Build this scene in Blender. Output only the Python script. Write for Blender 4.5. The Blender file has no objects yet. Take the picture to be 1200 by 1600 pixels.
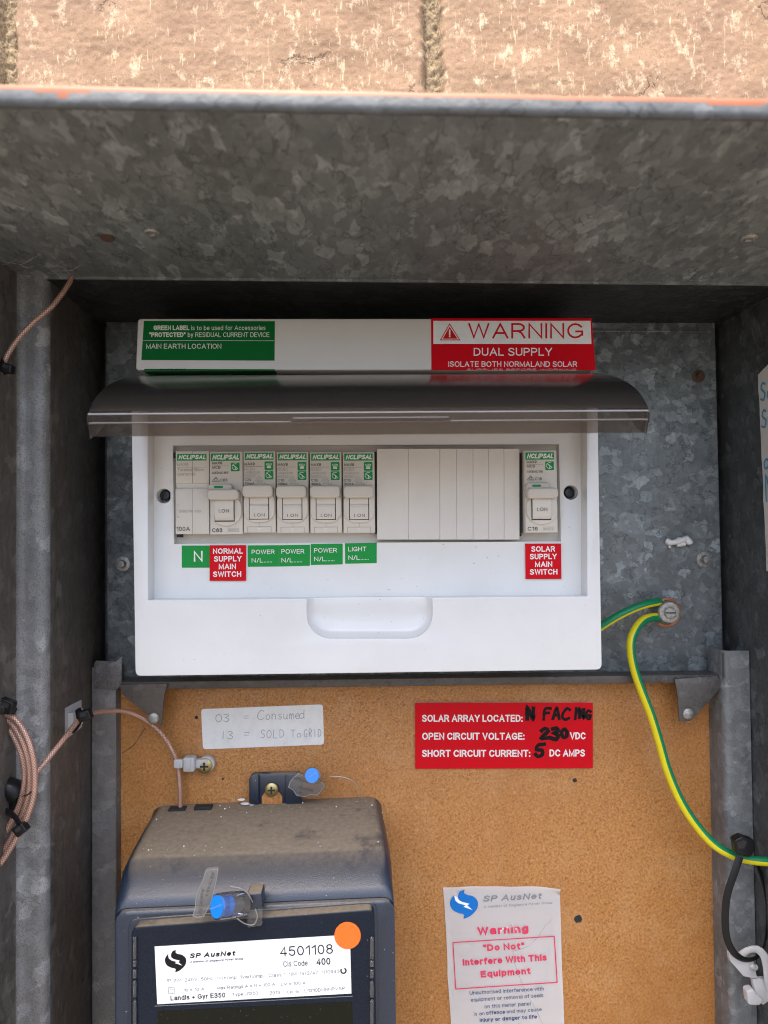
import bpy, bmesh, math, random
from mathutils import Vector, Matrix, noise
random.seed(7)
S = bpy.context.scene
COL = S.collection
R = math.radians
MM = 0.001

# ------------------------------------------------------------------ camera
F_PX = 1156.0
CAM = Vector((0, -0.400, 0))
ROT = (Matrix.Rotation(R(-1.45), 4, 'Z') @ Matrix.Rotation(R(90 + 1.35), 4, 'X') @ Matrix.Rotation(R(-0.6), 4, 'Z'))
cd = bpy.data.cameras.new('camera'); cam = bpy.data.objects.new('camera', cd); COL.objects.link(cam)
cam.matrix_world = Matrix.Translation(CAM) @ ROT
cd.sensor_fit = 'VERTICAL'; cd.sensor_height = 36; cd.lens = 36 * F_PX / 1600
cd.clip_start = 0.01; cd.clip_end = 200
cd.dof.use_dof = True; cd.dof.focus_distance = 0.425; cd.dof.aperture_fstop = 8.5
S.camera = cam

# ------------------------------------------------------------------ light
SUN_EL, SUN_AZ = 73.0, 20.0          # azimuth away from the wall's normal, towards the left
w = bpy.data.worlds.new('World'); S.world = w; w.use_nodes = True
nt = w.node_tree; sky = nt.nodes.new('ShaderNodeTexSky'); sky.sky_type = 'NISHITA'; sky.sun_disc = False
d_sun = Vector((-math.sin(R(SUN_AZ)) * math.cos(R(SUN_EL)), -math.cos(R(SUN_AZ)) * math.cos(R(SUN_EL)), math.sin(R(SUN_EL))))
sky.sun_elevation = R(SUN_EL); sky.sun_rotation = math.atan2(d_sun.x, d_sun.y)
nt.links.new(sky.outputs[0], nt.nodes['Background'].inputs[0]); nt.nodes['Background'].inputs[1].default_value = 0.15
sky.dust_density = 5.0; sky.air_density = .9; sky.ozone_density = .6
sl = bpy.data.lights.new('sun', 'SUN'); sl.energy = 2.2; sl.angle = R(0.5); sl.color = (1, .93, .84)
so = bpy.data.objects.new('sun', sl); COL.objects.link(so)
so.rotation_euler = d_sun.to_track_quat('Z', 'Y').to_euler(); so.location = (0, -1, 3)
S.view_settings.view_transform = 'Standard'; S.view_settings.look = 'None'
S.view_settings.exposure = 1.85; S.view_settings.gamma = 1; S.view_settings.use_curve_mapping = False
S.cycles.max_bounces = 10; S.cycles.diffuse_bounces = 5; S.cycles.transparent_max_bounces = 16
S.cycles.use_denoising = True; S.cycles.filter_width = 1.05
S.cycles.sample_clamp_indirect = 6

# ------------------------------------------------------------------ helpers
R3 = ROT.to_3x3()
def U(px, py, Y):
    """point of the plane Y (mm, into the wall) seen at a photograph position"""
    d = R3 @ Vector(((px - 600) / F_PX, (800 - py) / F_PX, -1))
    return CAM + d * ((Y * MM - CAM.y) / d.y)
def V(x, y, z): return Vector((x * MM, y * MM, z * MM))

ORG = {}
def finish(bm, name, mats, parent=None, smooth=35, recalc=True):
    if recalc: bmesh.ops.recalc_face_normals(bm, faces=bm.faces)
    if parent is not None: o0 = ORG[parent.name]
    else:
        lo = Vector([min(v.co[i] for v in bm.verts) for i in range(3)]); hi = Vector([max(v.co[i] for v in bm.verts) for i in range(3)])
        o0 = (lo + hi) / 2
    bmesh.ops.translate(bm, verts=bm.verts, vec=-o0)
    me = bpy.data.meshes.new(name); bm.to_mesh(me); bm.free()
    if not isinstance(mats, (list, tuple)): mats = [mats]
    for m in mats: me.materials.append(m)
    if smooth:
        me.polygons.foreach_set('use_smooth', [True] * len(me.polygons))
        me.set_sharp_from_angle(angle=R(smooth))
    o = bpy.data.objects.new(name, me); COL.objects.link(o)
    if parent is not None: o.parent = parent
    else: o.location = o0
    ORG[o.name] = o0
    return o
def tag(o, label=None, cat=None, group=None, kind=None):
    if label: o['label'] = label
    if cat: o['category'] = cat
    if group: o['group'] = group
    if kind: o['kind'] = kind
    return o
def thing(name, loc, label, cat, group=None):
    o = bpy.data.objects.new(name, None); COL.objects.link(o); o.location = loc; o.empty_display_size = .01
    ORG[o.name] = Vector(loc); return tag(o, label, cat, group)

def add_prism(bm, front, thick, bevel=0, seg=2, back=None, mi=0):
    """front: 3D points; extruded along +Y by thick mm"""
    b2 = bmesh.new()
    f = [b2.verts.new(p) for p in front]
    bk = [b2.verts.new(p) for p in (back if back else [p + V(0, thick, 0) for p in front])]
    n = len(f)
    ff = b2.faces.new(f); b2.faces.new(list(reversed(bk)))
    for i in range(n): b2.faces.new((f[i], bk[i], bk[(i + 1) % n], f[(i + 1) % n]))
    bmesh.ops.recalc_face_normals(b2, faces=b2.faces)
    if bevel:
        ed = list(ff.edges)
        if n <= 8: ed = [e for e in b2.edges if e.calc_face_angle(0) > .6]
        bmesh.ops.bevel(b2, geom=ed, offset=bevel * MM, segments=seg, profile=.5, affect='EDGES', clamp_overlap=True)
    for fc in b2.faces: fc.material_index = mi
    merge(bm, b2)
def merge(bm, b2):
    me = bpy.data.meshes.new('tmp'); b2.to_mesh(me); b2.free(); bm.from_mesh(me); bpy.data.meshes.remove(me)
def add_box(bm, x0, x1, y0, y1, z0, z1, bevel=0, seg=2, mi=0):
    add_prism(bm, [V(x0, y0, z0), V(x1, y0, z0), V(x1, y0, z1), V(x0, y0, z1)], y1 - y0, bevel, seg, mi=mi)
def rrect(x0, y0, x1, y1, r, n=5):
    pts = []
    for cx, cy, a0 in ((x1 - r, y0 + r, -90), (x1 - r, y1 - r, 0), (x0 + r, y1 - r, 90), (x0 + r, y0 + r, 180)):
        for k in range(n + 1):
            a = R(a0 + 90 * k / n); pts.append((cx + r * math.cos(a), cy + r * math.sin(a)))
    return pts
def quad_round(c, r, n=4):
    """rounded polygon through four corners"""
    out = []
    m = len(c)
    for i in range(m):
        p = Vector(c[i]); a = (Vector(c[i - 1]) - p).normalized() * r; b = (Vector(c[(i + 1) % m]) - p).normalized() * r
        for k in range(n + 1):
            t = k / n; out.append(tuple(p + a * (1 - t) ** 2 + b * t ** 2))
    return out
def circle(cx, cy, rx, ry=None, n=28):
    ry = ry or rx
    return [(cx + rx * math.cos(2 * math.pi * k / n), cy + ry * math.sin(2 * math.pi * k / n)) for k in range(n)]
def px(pts, Y): return [U(a, b, Y) for a, b in pts]
def loft(bm, rings, cap0=True, cap1=True, closed=True, mi=0):
    vs = [[bm.verts.new(p) for p in r] for r in rings]
    n = len(rings[0]); fs = []
    for a, b in zip(vs, vs[1:]):
        for i in range(n if closed else n - 1):
            fs.append(bm.faces.new((a[i], a[(i + 1) % n], b[(i + 1) % n], b[i])))
    if cap0: fs.append(bm.faces.new(vs[0]))
    if cap1: fs.append(bm.faces.new(list(reversed(vs[-1]))))
    for f in fs: f.material_index = mi
    return fs
def lathe(bm, c, axis, prof, n=28, mi=0):
    """prof: (radius mm, height mm along axis)"""
    q = Vector(axis).normalized().to_track_quat('Z', 'Y')
    rings = [[c + q @ Vector((r * MM * math.cos(2 * math.pi * k / n), r * MM * math.sin(2 * math.pi * k / n), h * MM)) for k in range(n)] for r, h in prof]
    loft(bm, rings, mi=mi)
def resample(pts, step):
    P = [pts[0] * 2 - pts[1]] + list(pts) + [pts[-1] * 2 - pts[-2]]; out = []
    for i in range(1, len(P) - 2):
        L = (P[i + 1] - P[i]).length; n = max(2, int(L / step))
        for k in range(n):
            t = k / n; a, b, c, d = P[i - 1:i + 3]
            out.append(.5 * ((2 * b) + (c - a) * t + (2 * a - 5 * b + 4 * c - d) * t * t + (3 * b - a - 3 * c + d) * t ** 3))
    out.append(P[-2]); return out
def tube(bm, pts, r, n=14, step=2.0, mat_fn=None, flat=None, start=Vector((0, -1, 0)), twist=0):
    P = resample(pts, step * MM); up = start; rings = []; uvl = bm.loops.layers.uv.verify(); L = 0; Ls = []
    for i, p in enumerate(P):
        t = (P[min(i + 1, len(P) - 1)] - P[max(i - 1, 0)]).normalized()
        up = (up - t * up.dot(t)).normalized(); sd = t.cross(up)
        if i: L += (p - P[i - 1]).length
        Ls.append(L)
        ring = []
        for k in range(n):
            a = 2 * math.pi * k / n + twist * L / MM
            rx, ry = (r, r) if flat is None else flat
            ring.append(p + (up * math.cos(a) * ry + sd * math.sin(a) * rx) * MM)
        rings.append(ring)
    vs = [[bm.verts.new(q) for q in r_] for r_ in rings]
    for i in range(len(vs) - 1):
        for k in range(n):
            f = bm.faces.new((vs[i][k], vs[i][(k + 1) % n], vs[i + 1][(k + 1) % n], vs[i + 1][k]))
            if mat_fn: f.material_index = mat_fn(k / n)
            for lp, (u, v) in zip(f.loops, ((k / n, Ls[i]), ((k + 1) / n, Ls[i]), ((k + 1) / n, Ls[i + 1]), (k / n, Ls[i + 1]))):
                lp[uvl].uv = (u, v)
    bm.faces.new(vs[0]); bm.faces.new(list(reversed(vs[-1])))
def boolean(o, cutters, bevel=0, seg=2):
    for c in cutters:
        m = o.modifiers.new('b', 'BOOLEAN'); m.object = c; m.operation = 'DIFFERENCE'; m.solver = 'EXACT'
    if bevel:
        m = o.modifiers.new('v', 'BEVEL'); m.width = bevel * MM; m.segments = seg; m.limit_method = 'ANGLE'; m.angle_limit = R(40)
        m.use_clamp_overlap = True
    bpy.context.view_layer.update()
    me = bpy.data.meshes.new_from_object(o.evaluated_get(bpy.context.evaluated_depsgraph_get()))
    o.modifiers.clear(); nm = o.data.name; o.data = me
    me.polygons.foreach_set('use_smooth', [True] * len(me.polygons)); me.set_sharp_from_angle(angle=R(32))
    for c in cutters: bpy.data.objects.remove(c)

# lettering: a monoline sans serif drawn as strokes ---------------------
def arc(cx, cy, rx, ry, a0, a1):
    n = max(3, int(abs(a1 - a0) / 24)); return [(cx + rx * math.cos(R(a0 + (a1 - a0) * k / n)), cy + ry * math.sin(R(a0 + (a1 - a0) * k / n))) for k in range(n + 1)]
def sm(*p):
    v = [Vector((a, b, 0)) for a, b in p]; return [(q.x, q.y) for q in resample(v, .12)]
el = lambda cx, cy, rx, ry: arc(cx, cy, rx, ry, 90, 450)
hump = lambda x: sm((x, .42), (x + .07, .62), (x + .2, .72), (x + .34, .64), (x + .38, .45)) + [(x + .38, 0)]
GL = {
 'A': (.66, [[(0, 0), (.33, 1), (.66, 0)], [(.12, .33), (.54, .33)]]), 'B': (.54, [[(0, 0), (0, 1), (.28, 1)] + arc(.28, .76, .23, .24, 90, -90) + [(0, .52)], [(.28, .52)] + arc(.29, .26, .25, .26, 90, -90) + [(0, 0)]]),
 'C': (.64, [arc(.34, .5, .34, .5, 38, 322)]), 'D': (.60, [[(0, 0), (0, 1), (.24, 1)] + arc(.24, .5, .36, .5, 90, -90) + [(0, 0)]]),
 'E': (.50, [[(.5, 0), (0, 0), (0, 1), (.48, 1)], [(0, .52), (.44, .52)]]), 'F': (.46, [[(0, 0), (0, 1), (.46, 1)], [(0, .5), (.4, .5)]]),
 'G': (.66, [arc(.34, .5, .34, .5, 38, 325) + [(.66, .2), (.66, .45), (.38, .45)]]), 'H': (.56, [[(0, 0), (0, 1)], [(.56, 0), (.56, 1)], [(0, .52), (.56, .52)]]),
 'I': (.0, [[(0, 0), (0, 1)]]), 'J': (.38, [[(.38, 1), (.38, .3)] + arc(.19, .26, .19, .26, 0, -180)]), 'K': (.56, [[(0, 0), (0, 1)], [(.54, 1), (0, .38)], [(.18, .58), (.56, 0)]]),
 'L': (.44, [[(0, 1), (0, 0), (.44, 0)]]), 'M': (.70, [[(0, 0), (0, 1), (.35, .08), (.70, 1), (.70, 0)]]), 'N': (.57, [[(0, 0), (0, 1), (.57, 0), (.57, 1)]]),
 'O': (.70, [el(.35, .5, .35, .5)]), 'P': (.53, [[(0, 0), (0, 1), (.28, 1)] + arc(.28, .73, .25, .27, 90, -90) + [(0, .46)]]), 'Q': (.70, [el(.35, .5, .35, .5), [(.42, .22), (.66, -.04)]]),
 'R': (.57, [[(0, 0), (0, 1), (.30, 1)] + arc(.30, .74, .25, .26, 90, -90) + [(0, .48)], [(.28, .48), (.42, .36), (.57, 0)]]),
 'S': (.54, [sm((.50, .84), (.40, .97), (.25, 1), (.06, .92), (.02, .75), (.12, .60), (.42, .43), (.54, .27), (.46, .06), (.26, 0), (.10, .03), (.0, .17))]),
 'T': (.58, [[(0, 1), (.58, 1)], [(.29, 1), (.29, 0)]]), 'U': (.56, [[(0, 1), (0, .3)] + arc(.28, .28, .28, .28, 180, 360) + [(.56, 1)]]), 'V': (.62, [[(0, 1), (.31, 0), (.62, 1)]]),
 'W': (.90, [[(0, 1), (.22, 0), (.45, 1), (.68, 0), (.90, 1)]]), 'X': (.58, [[(0, 1), (.58, 0)], [(0, 0), (.58, 1)]]), 'Y': (.60, [[(0, 1), (.3, .44), (.60, 1)], [(.3, .44), (.3, 0)]]), 'Z': (.54, [[(.02, 1), (.54, 1), (0, 0), (.54, 0)]]),
 'a': (.43, [sm((.03, .55), (.1, .69), (.25, .73), (.38, .67), (.42, .52)) + [(.42, 0)], sm((.42, .42), (.16, .38), (0, .22), (.06, .04), (.22, 0), (.42, .16))]),
 'b': (.44, [[(0, 0), (0, 1)], el(.22, .36, .22, .36)]), 'c': (.42, [arc(.22, .36, .22, .36, 42, 318)]), 'd': (.44, [[(.44, 0), (.44, 1)], el(.22, .36, .22, .36)]),
 'e': (.44, [[(.0, .38)] + [(.44, .38)] + arc(.22, .36, .22, .36, 8, 320)]), 'f': (.25, [sm((.28, .98), (.16, .98), (.11, .86), (.11, .6)) + [(.11, 0)], [(0, .70), (.25, .70)]]),
 'g': (.44, [[(.44, .72), (.44, -.05)] + arc(.22, -.06, .22, .2, 0, -160), el(.22, .36, .22, .36)]), 'h': (.38, [[(0, 0), (0, 1)], hump(0)]), 'i': (0, [[(0, 0), (0, .72)], [(0, .96), (0, 1)]]), 'j': (0, [[(0, .72), (0, -.2)], [(0, .96), (0, 1)]]),
 'k': (.38, [[(0, 0), (0, 1)], [(.36, .72), (0, .3)], [(.13, .44), (.38, 0)]]), 'l': (0, [[(0, 0), (0, 1)]]), 'm': (.66, [[(0, 0), (0, .72)], sm((0, .42), (.06, .64), (.18, .72), (.3, .64), (.33, .5)) + [(.33, 0)], sm((.33, .42), (.39, .64), (.51, .72), (.63, .64), (.66, .5)) + [(.66, 0)]]),
 'n': (.38, [[(0, 0), (0, .72)], hump(0)]), 'o': (.45, [el(.225, .36, .225, .36)]), 'p': (.44, [[(0, .72), (0, -.26)], el(.22, .36, .22, .36)]), 'q': (.44, [[(.44, .72), (.44, -.26)], el(.22, .36, .22, .36)]),
 'r': (.23, [[(0, 0), (0, .72)], sm((0, .4), (.05, .62), (.23, .71))]), 's': (.38, [sm((.34, .62), (.28, .71), (.17, .73), (.03, .65), (.04, .5), (.3, .31), (.38, .17), (.28, .02), (.16, 0), (.0, .1))]),
 't': (.24, [[(.1, .92), (.1, .15), (.14, .02), (.24, .01)], [(0, .70), (.23, .70)]]), 'u': (.38, [[(0, .72)] + sm((0, .3), (.04, .08), (.18, 0), (.31, .08), (.38, .3)), [(.38, .72), (.38, 0)]]), 'v': (.40, [[(0, .72), (.20, 0), (.40, .72)]]),
 'w': (.62, [[(0, .72), (.15, 0), (.31, .72), (.47, 0), (.62, .72)]]), 'x': (.40, [[(0, .72), (.40, 0)], [(0, 0), (.40, .72)]]), 'y': (.40, [[(0, .72), (.20, .02)], [(.40, .72), (.17, -.1), (.02, -.25)]]), 'z': (.36, [[(0, .72), (.36, .72), (0, 0), (.36, 0)]]),
 '0': (.46, [el(.23, .5, .23, .5)]), '1': (.26, [[(0, .74), (.26, 1), (.26, 0)]]), '2': (.46, [sm((.02, .72), (.08, .93), (.24, 1), (.42, .9), (.43, .68), (.25, .38)) + [(0, 0), (.46, 0)]]),
 '3': (.46, [sm((.02, .8), (.1, .96), (.24, 1), (.41, .9), (.41, .66), (.2, .54)), sm((.2, .54), (.42, .46), (.45, .2), (.3, .01), (.14, .01), (0, .22))]), '4': (.48, [[(.36, 0), (.36, 1), (0, .28), (.48, .28)]]),
 '5': (.46, [[(.42, 1), (.08, 1), (.03, .52)] + sm((.03, .52), (.2, .64), (.4, .54), (.45, .3), (.36, .06), (.18, 0), (0, .2))]), '6': (.46, [sm((.42, .8), (.34, .97), (.2, .99), (.06, .8), (0, .45)), el(.23, .32, .23, .32)]),
 '7': (.46, [[(0, 1), (.46, 1), (.2, .4), (.14, 0)]]), '8': (.46, [el(.23, .77, .2, .23), el(.23, .27, .23, .27)]), '9': (.46, [el(.23, .68, .23, .32), sm((.46, .55), (.4, .2), (.26, .01), (.12, .03), (.03, .2))]),
 '.': (0, [[(0, 0), (0, .03)]]), ':': (0, [[(0, 0), (0, .03)], [(0, .62), (0, .65)]]), ',': (.05, [[(.05, .03), (0, -.14)]]), '/': (.28, [[(0, 0), (.28, 1)]]), '+': (.5, [[(0, .4), (.5, .4)], [(.25, .15), (.25, .65)]]),
 '=': (.5, [[(0, .28), (.5, .28)], [(0, .55), (.5, .55)]]), '-': (.28, [[(0, .38), (.28, .38)]]), '"': (.16, [[(0, 1), (0, .78)], [(.16, 1), (.16, .78)]]), '!': (0, [[(0, .3), (0, 1)], [(0, 0), (0, .03)]]),
}
class Ink:
    """flat writing gathered into one mesh; mp maps (x, y down) to a 3D point, off mm proud of the surface"""
    def __init__(s, mp): s.bm = bmesh.new(); s.mp = mp; s.k = 0
    def text(s, t, p0, p1, h, shear=0, bold=0, space=1.0, mi=0):
        wd = .125 + bold * 3.2; gap = .10 * space; x = 0; items = []
        for ch in t:
            if ch == ' ': x += .24 + gap; continue
            W, st = GL[ch]; items.append((x, st)); x += W + wd + gap
        tot = x - gap - wd
        a, b = Vector(p0), Vector(p1); L = (b - a).length; e = (b - a) / L; n = Vector((e.y, -e.x)); wp = wd * h
        sx = (L - wp) / max(tot, 1e-6) if tot > .01 else 1
        for gx, st in items:
            for j, q in enumerate(st):
                pts = []
                for u, v in q:
                    yy = wd / 2 + v * (1 - wd); pts.append(a + e * (wp / 2 + (gx + u) * sx + shear * yy * h) + n * yy * h)
                s.line(pts, wp, mi, lift=s.k + 1 + j, cap=.5 if len(t) else .35)
        s.kt = max(getattr(s, 'kt', 0), s.k + 4)
        return s
    def poly(s, pts, mi=0):
        s.k += 1
        s.bm.faces.new([s.bm.verts.new(s.mp(x, y, s.k)) for x, y in pts]).material_index = mi; return s
    def line(s, pts, wd, mi=0, rag=0, lift=None, cap=.35):
        if lift is None: s.k += 1; lift = s.k
        P = [Vector(p) for p in pts]; L = []; Rr = []
        # round ends
        closed = (P[0] - P[-1]).length < 1e-6 and len(P) > 3
        for i, p in enumerate(P):
            a = P[i - 1] if i else (P[-2] if closed else p); b = P[i + 1] if i < len(P) - 1 else (P[1] if closed else p)
            t1 = (p - a); t2 = (b - p)
            t1 = t1.normalized() if t1.length else t2.normalized(); t2 = t2.normalized() if t2.length else t1
            t = (t1 + t2); t = t.normalized() if t.length > .2 else t1
            c = max(.5, t.dot(t1)); n = Vector((-t.y, t.x)) * (wd / 2 / c) * (1 + random.uniform(-rag, rag))
            if not closed:
                if i == 0: p = p - t * wd * cap
                if i == len(P) - 1: p = p + t * wd * cap
            L.append(p + n); Rr.append(p - n)
        lv = [s.bm.verts.new(s.mp(*p, lift)) for p in L]; rv = [s.bm.verts.new(s.mp(*p, lift)) for p in Rr]
        for i in range(len(P) - 1):
            s.bm.faces.new((lv[i], lv[i + 1], rv[i + 1], rv[i])).material_index = mi
        return s
    def rect(s, x0, y0, x1, y1, wd, mi=0): return s.line([(x0, y0), (x1, y0), (x1, y1), (x0, y1), (x0, y0)], wd, mi)
    def done(s, name, mats, parent): return finish(s.bm, name, mats, parent, smooth=0, recalc=False)
def pxmap(Y, off=.12):
    return lambda x, y, k: U(x, y, Y) - V(0, off + k * .004, 0)
def bil(c, W, H, Y, off=.12):
    """c: pixel corners tl,tr,br,bl of a W x H sheet"""
    def f(x, y, k):
        u, v = x / W, y / H
        p = (Vector(c[0]) * (1 - u) + Vector(c[1]) * u) * (1 - v) + (Vector(c[3]) * (1 - u) + Vector(c[2]) * u) * v
        return U(p.x, p.y, Y) - V(0, off + k * .004, 0)
    return f
HW = {'0': [[(.5, 1), (.1, .8), (.05, .3), (.4, 0), (.85, .2), (.9, .7), (.5, 1)]], '3': [[(.1, .9), (.6, 1), (.8, .75), (.35, .55), (.85, .35), (.6, .02), (.05, .1)]],
 '1': [[(.5, 1), (.45, 0)]], '=': [[(.1, .62), (.9, .66)], [(.1, .35), (.9, .38)]], 'C': [[(.95, .85), (.6, 1), (.15, .6), (.1, .2), (.5, 0), (.95, .15)]],
 'o': [[(.5, .55), (.1, .35), (.2, .02), (.7, .05), (.85, .4), (.5, .55)]], 'n': [[(.1, .55), (.1, 0)], [(.1, .35), (.4, .58), (.75, .5), (.8, 0)]],
 's': [[(.8, .55), (.3, .5), (.3, .32), (.75, .22), (.65, 0), (.1, .02)]], 'u': [[(.1, .55), (.1, .1), (.45, 0), (.75, .2), (.75, .55)], [(.75, .3), (.85, 0)]],
 'm': [[(.05, .55), (.05, 0)], [(.05, .4), (.3, .58), (.45, .4), (.45, 0)], [(.45, .4), (.7, .58), (.9, .4), (.9, 0)]],
 'e': [[(.1, .3), (.8, .35), (.6, .58), (.2, .5), (.1, .15), (.5, 0), (.9, .12)]], 'd': [[(.75, .45), (.4, .6), (.05, .35), (.15, .02), (.5, 0), (.75, .25)], [(.78, 1.05), (.75, .5), (.78, 0)]],
 'S': [[(.85, .9), (.4, 1), (.15, .7), (.8, .35), (.55, 0), (.05, .1)]], 'O': [[(.5, 1), (.1, .7), (.1, .25), (.5, 0), (.9, .3), (.9, .75), (.5, 1)]],
 'L': [[(.2, 1), (.15, .02), (.9, .02)]], 'D': [[(.15, 1), (.15, 0)], [(.15, 1), (.7, .85), (.9, .45), (.65, .1), (.15, 0)]], 'T': [[(.05, .98), (.95, 1)], [(.5, 1), (.48, 0)]],
 'G': [[(.9, .85), (.5, 1), (.1, .6), (.2, .1), (.7, 0), (.85, .4), (.5, .4)]], 'R': [[(.15, 0), (.15, 1), (.7, .95), (.7, .6), (.15, .5), (.85, 0)]], 'I': [[(.5, 1), (.5, 0)]],
 'N': [[(.1, 0), (.1, 1), (.75, .05), (.8, 1)]], 'F': [[(.15, 0), (.2, .95), (.9, 1)], [(.2, .55), (.7, .58)]], 'A': [[(.05, 0), (.4, 1), (.85, 0)], [(.25, .4), (.7, .4)]],
 '2': [[(.1, .75), (.45, 1), (.8, .75), (.1, .08), (.95, .1)]], '5': [[(.95, 1), (.3, .9), (.15, .55), (.7, .5), (.7, .15), (.3, 0), (.05, .2)]],
 'y': [[(.1, .55), (.35, .1)], [(.8, .55), (.2, -.4)]], 'w': [[(.05, .55), (.25, 0), (.5, .5), (.75, 0), (.95, .55)]], 'l': [[(.5, 1), (.5, 0)]]}
def smooth2(p):
    if len(p) < 3: return p
    v = [Vector((a, b, 0)) for a, b in p]; return [(q.x, q.y) for q in resample(v, .18)]
def hand(ink, s, x, y, h, wd, adv=.75, slant=.0, cw=.6, rise=0, mi=0, rag=.12):
    for ch in s:
        if ch != ' ':
            for st in HW.get(ch, []):
                j = random.uniform(-.03, .03)
                ink.line([(x + (a * cw + slant * b + j) * h, y - (b + j) * h) for a, b in smooth2(st)], wd, mi, rag)
        x += h * adv; y += rise * h * adv
    return x

# ------------------------------------------------------------------ materials
def mat(name, col=(.5, .5, .5), rough=.5, metal=0, spec=.5, coat=0):
    m = bpy.data.materials.new(name); m.use_nodes = True; b = m.node_tree.nodes['Principled BSDF']
    b.inputs['Base Color'].default_value = (*col, 1); b.inputs['Roughness'].default_value = rough; b.inputs['Metallic'].default_value = metal
    b.inputs['Specular IOR Level'].default_value = spec; b.inputs['Coat Weight'].default_value = coat; b.inputs['Coat Roughness'].default_value = .08
    return m
class N:
    def __init__(s, m): s.m = m; s.t = m.node_tree; s.b = s.t.nodes['Principled BSDF']; s.co = s.t.nodes.new('ShaderNodeTexCoord').outputs['Object']
    def new(s, k, **kw):
        n = s.t.nodes.new('ShaderNode' + k)
        for a, v in kw.items(): setattr(n, a, v)
        return n
    def link(s, a, b): s.t.links.new(a, b); return b
    def mapc(s, scale=(1, 1, 1), rot=(0, 0, 0), src=None):
        n = s.new('Mapping'); n.inputs['Scale'].default_value = scale; n.inputs['Rotation'].default_value = rot
        s.link(src or s.co, n.inputs[0]); return n.outputs[0]
    def noise(s, scale, detail=4, rough=.55, src=None, dist=0, col=False):
        n = s.new('TexNoise'); n.inputs['Scale'].default_value = scale; n.inputs['Detail'].default_value = detail
        n.inputs['Roughness'].default_value = rough; n.inputs['Distortion'].default_value = dist; s.link(src or s.co, n.inputs['Vector'])
        return n.outputs[1 if col else 0]
    def vor(s, scale, feature='F1', src=None, out='Color', rnd=1):
        n = s.new('TexVoronoi', feature=feature); n.inputs['Scale'].default_value = scale; n.inputs['Randomness'].default_value = rnd
        s.link(src or s.co, n.inputs['Vector']); return n.outputs[out]
    def ramp(s, f, stops, interp='LINEAR'):
        n = s.new('ValToRGB'); n.color_ramp.interpolation = interp; e = n.color_ramp.elements
        while len(e) > 1: e.remove(e[-1])
        for i, (p, c) in enumerate(stops):
            x = e[0] if i == 0 else e.new(p); x.position = p; c = c if isinstance(c, (tuple, list)) else (c, c, c); x.color = (*c, 1)
        s.link(f, n.inputs[0]); return n.outputs[0]
    def mix(s, f, a, b, mode='MIX'):
        n = s.new('Mix', data_type='RGBA', blend_type=mode)
        for i, v in ((0, f), (6, a), (7, b)):
            if isinstance(v, (int, float)): n.inputs[i].default_value = v
            elif isinstance(v, (tuple, list)): n.inputs[i].default_value = (*v, 1)
            else: s.link(v, n.inputs[i])
        return n.outputs[2]
    def math(s, op, a, b=None):
        n = s.new('Math', operation=op)
        for i, v in enumerate((a, b)):
            if v is None: continue
            if isinstance(v, (int, float)): n.inputs[i].default_value = v
            else: s.link(v, n.inputs[i])
        return n.outputs[0]
    def bump(s, h, strength=.3, dist=.3, prev=None):
        n = s.new('Bump'); n.inputs['Strength'].default_value = strength; n.inputs['Distance'].default_value = dist * MM
        s.link(h, n.inputs['Height'])
        if prev: s.link(prev, n.inputs['Normal'])
        return n.outputs[0]
    def sep(s, c, i=0):
        n = s.new('SeparateColor'); s.link(c, n.inputs[0]); return n.outputs[i]
    def color(s, c): s.link(c, s.b.inputs['Base Color'])
    def rough(s, c): s.link(c, s.b.inputs['Roughness'])
    def normal(s, c): s.link(c, s.b.inputs['Normal'])

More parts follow.
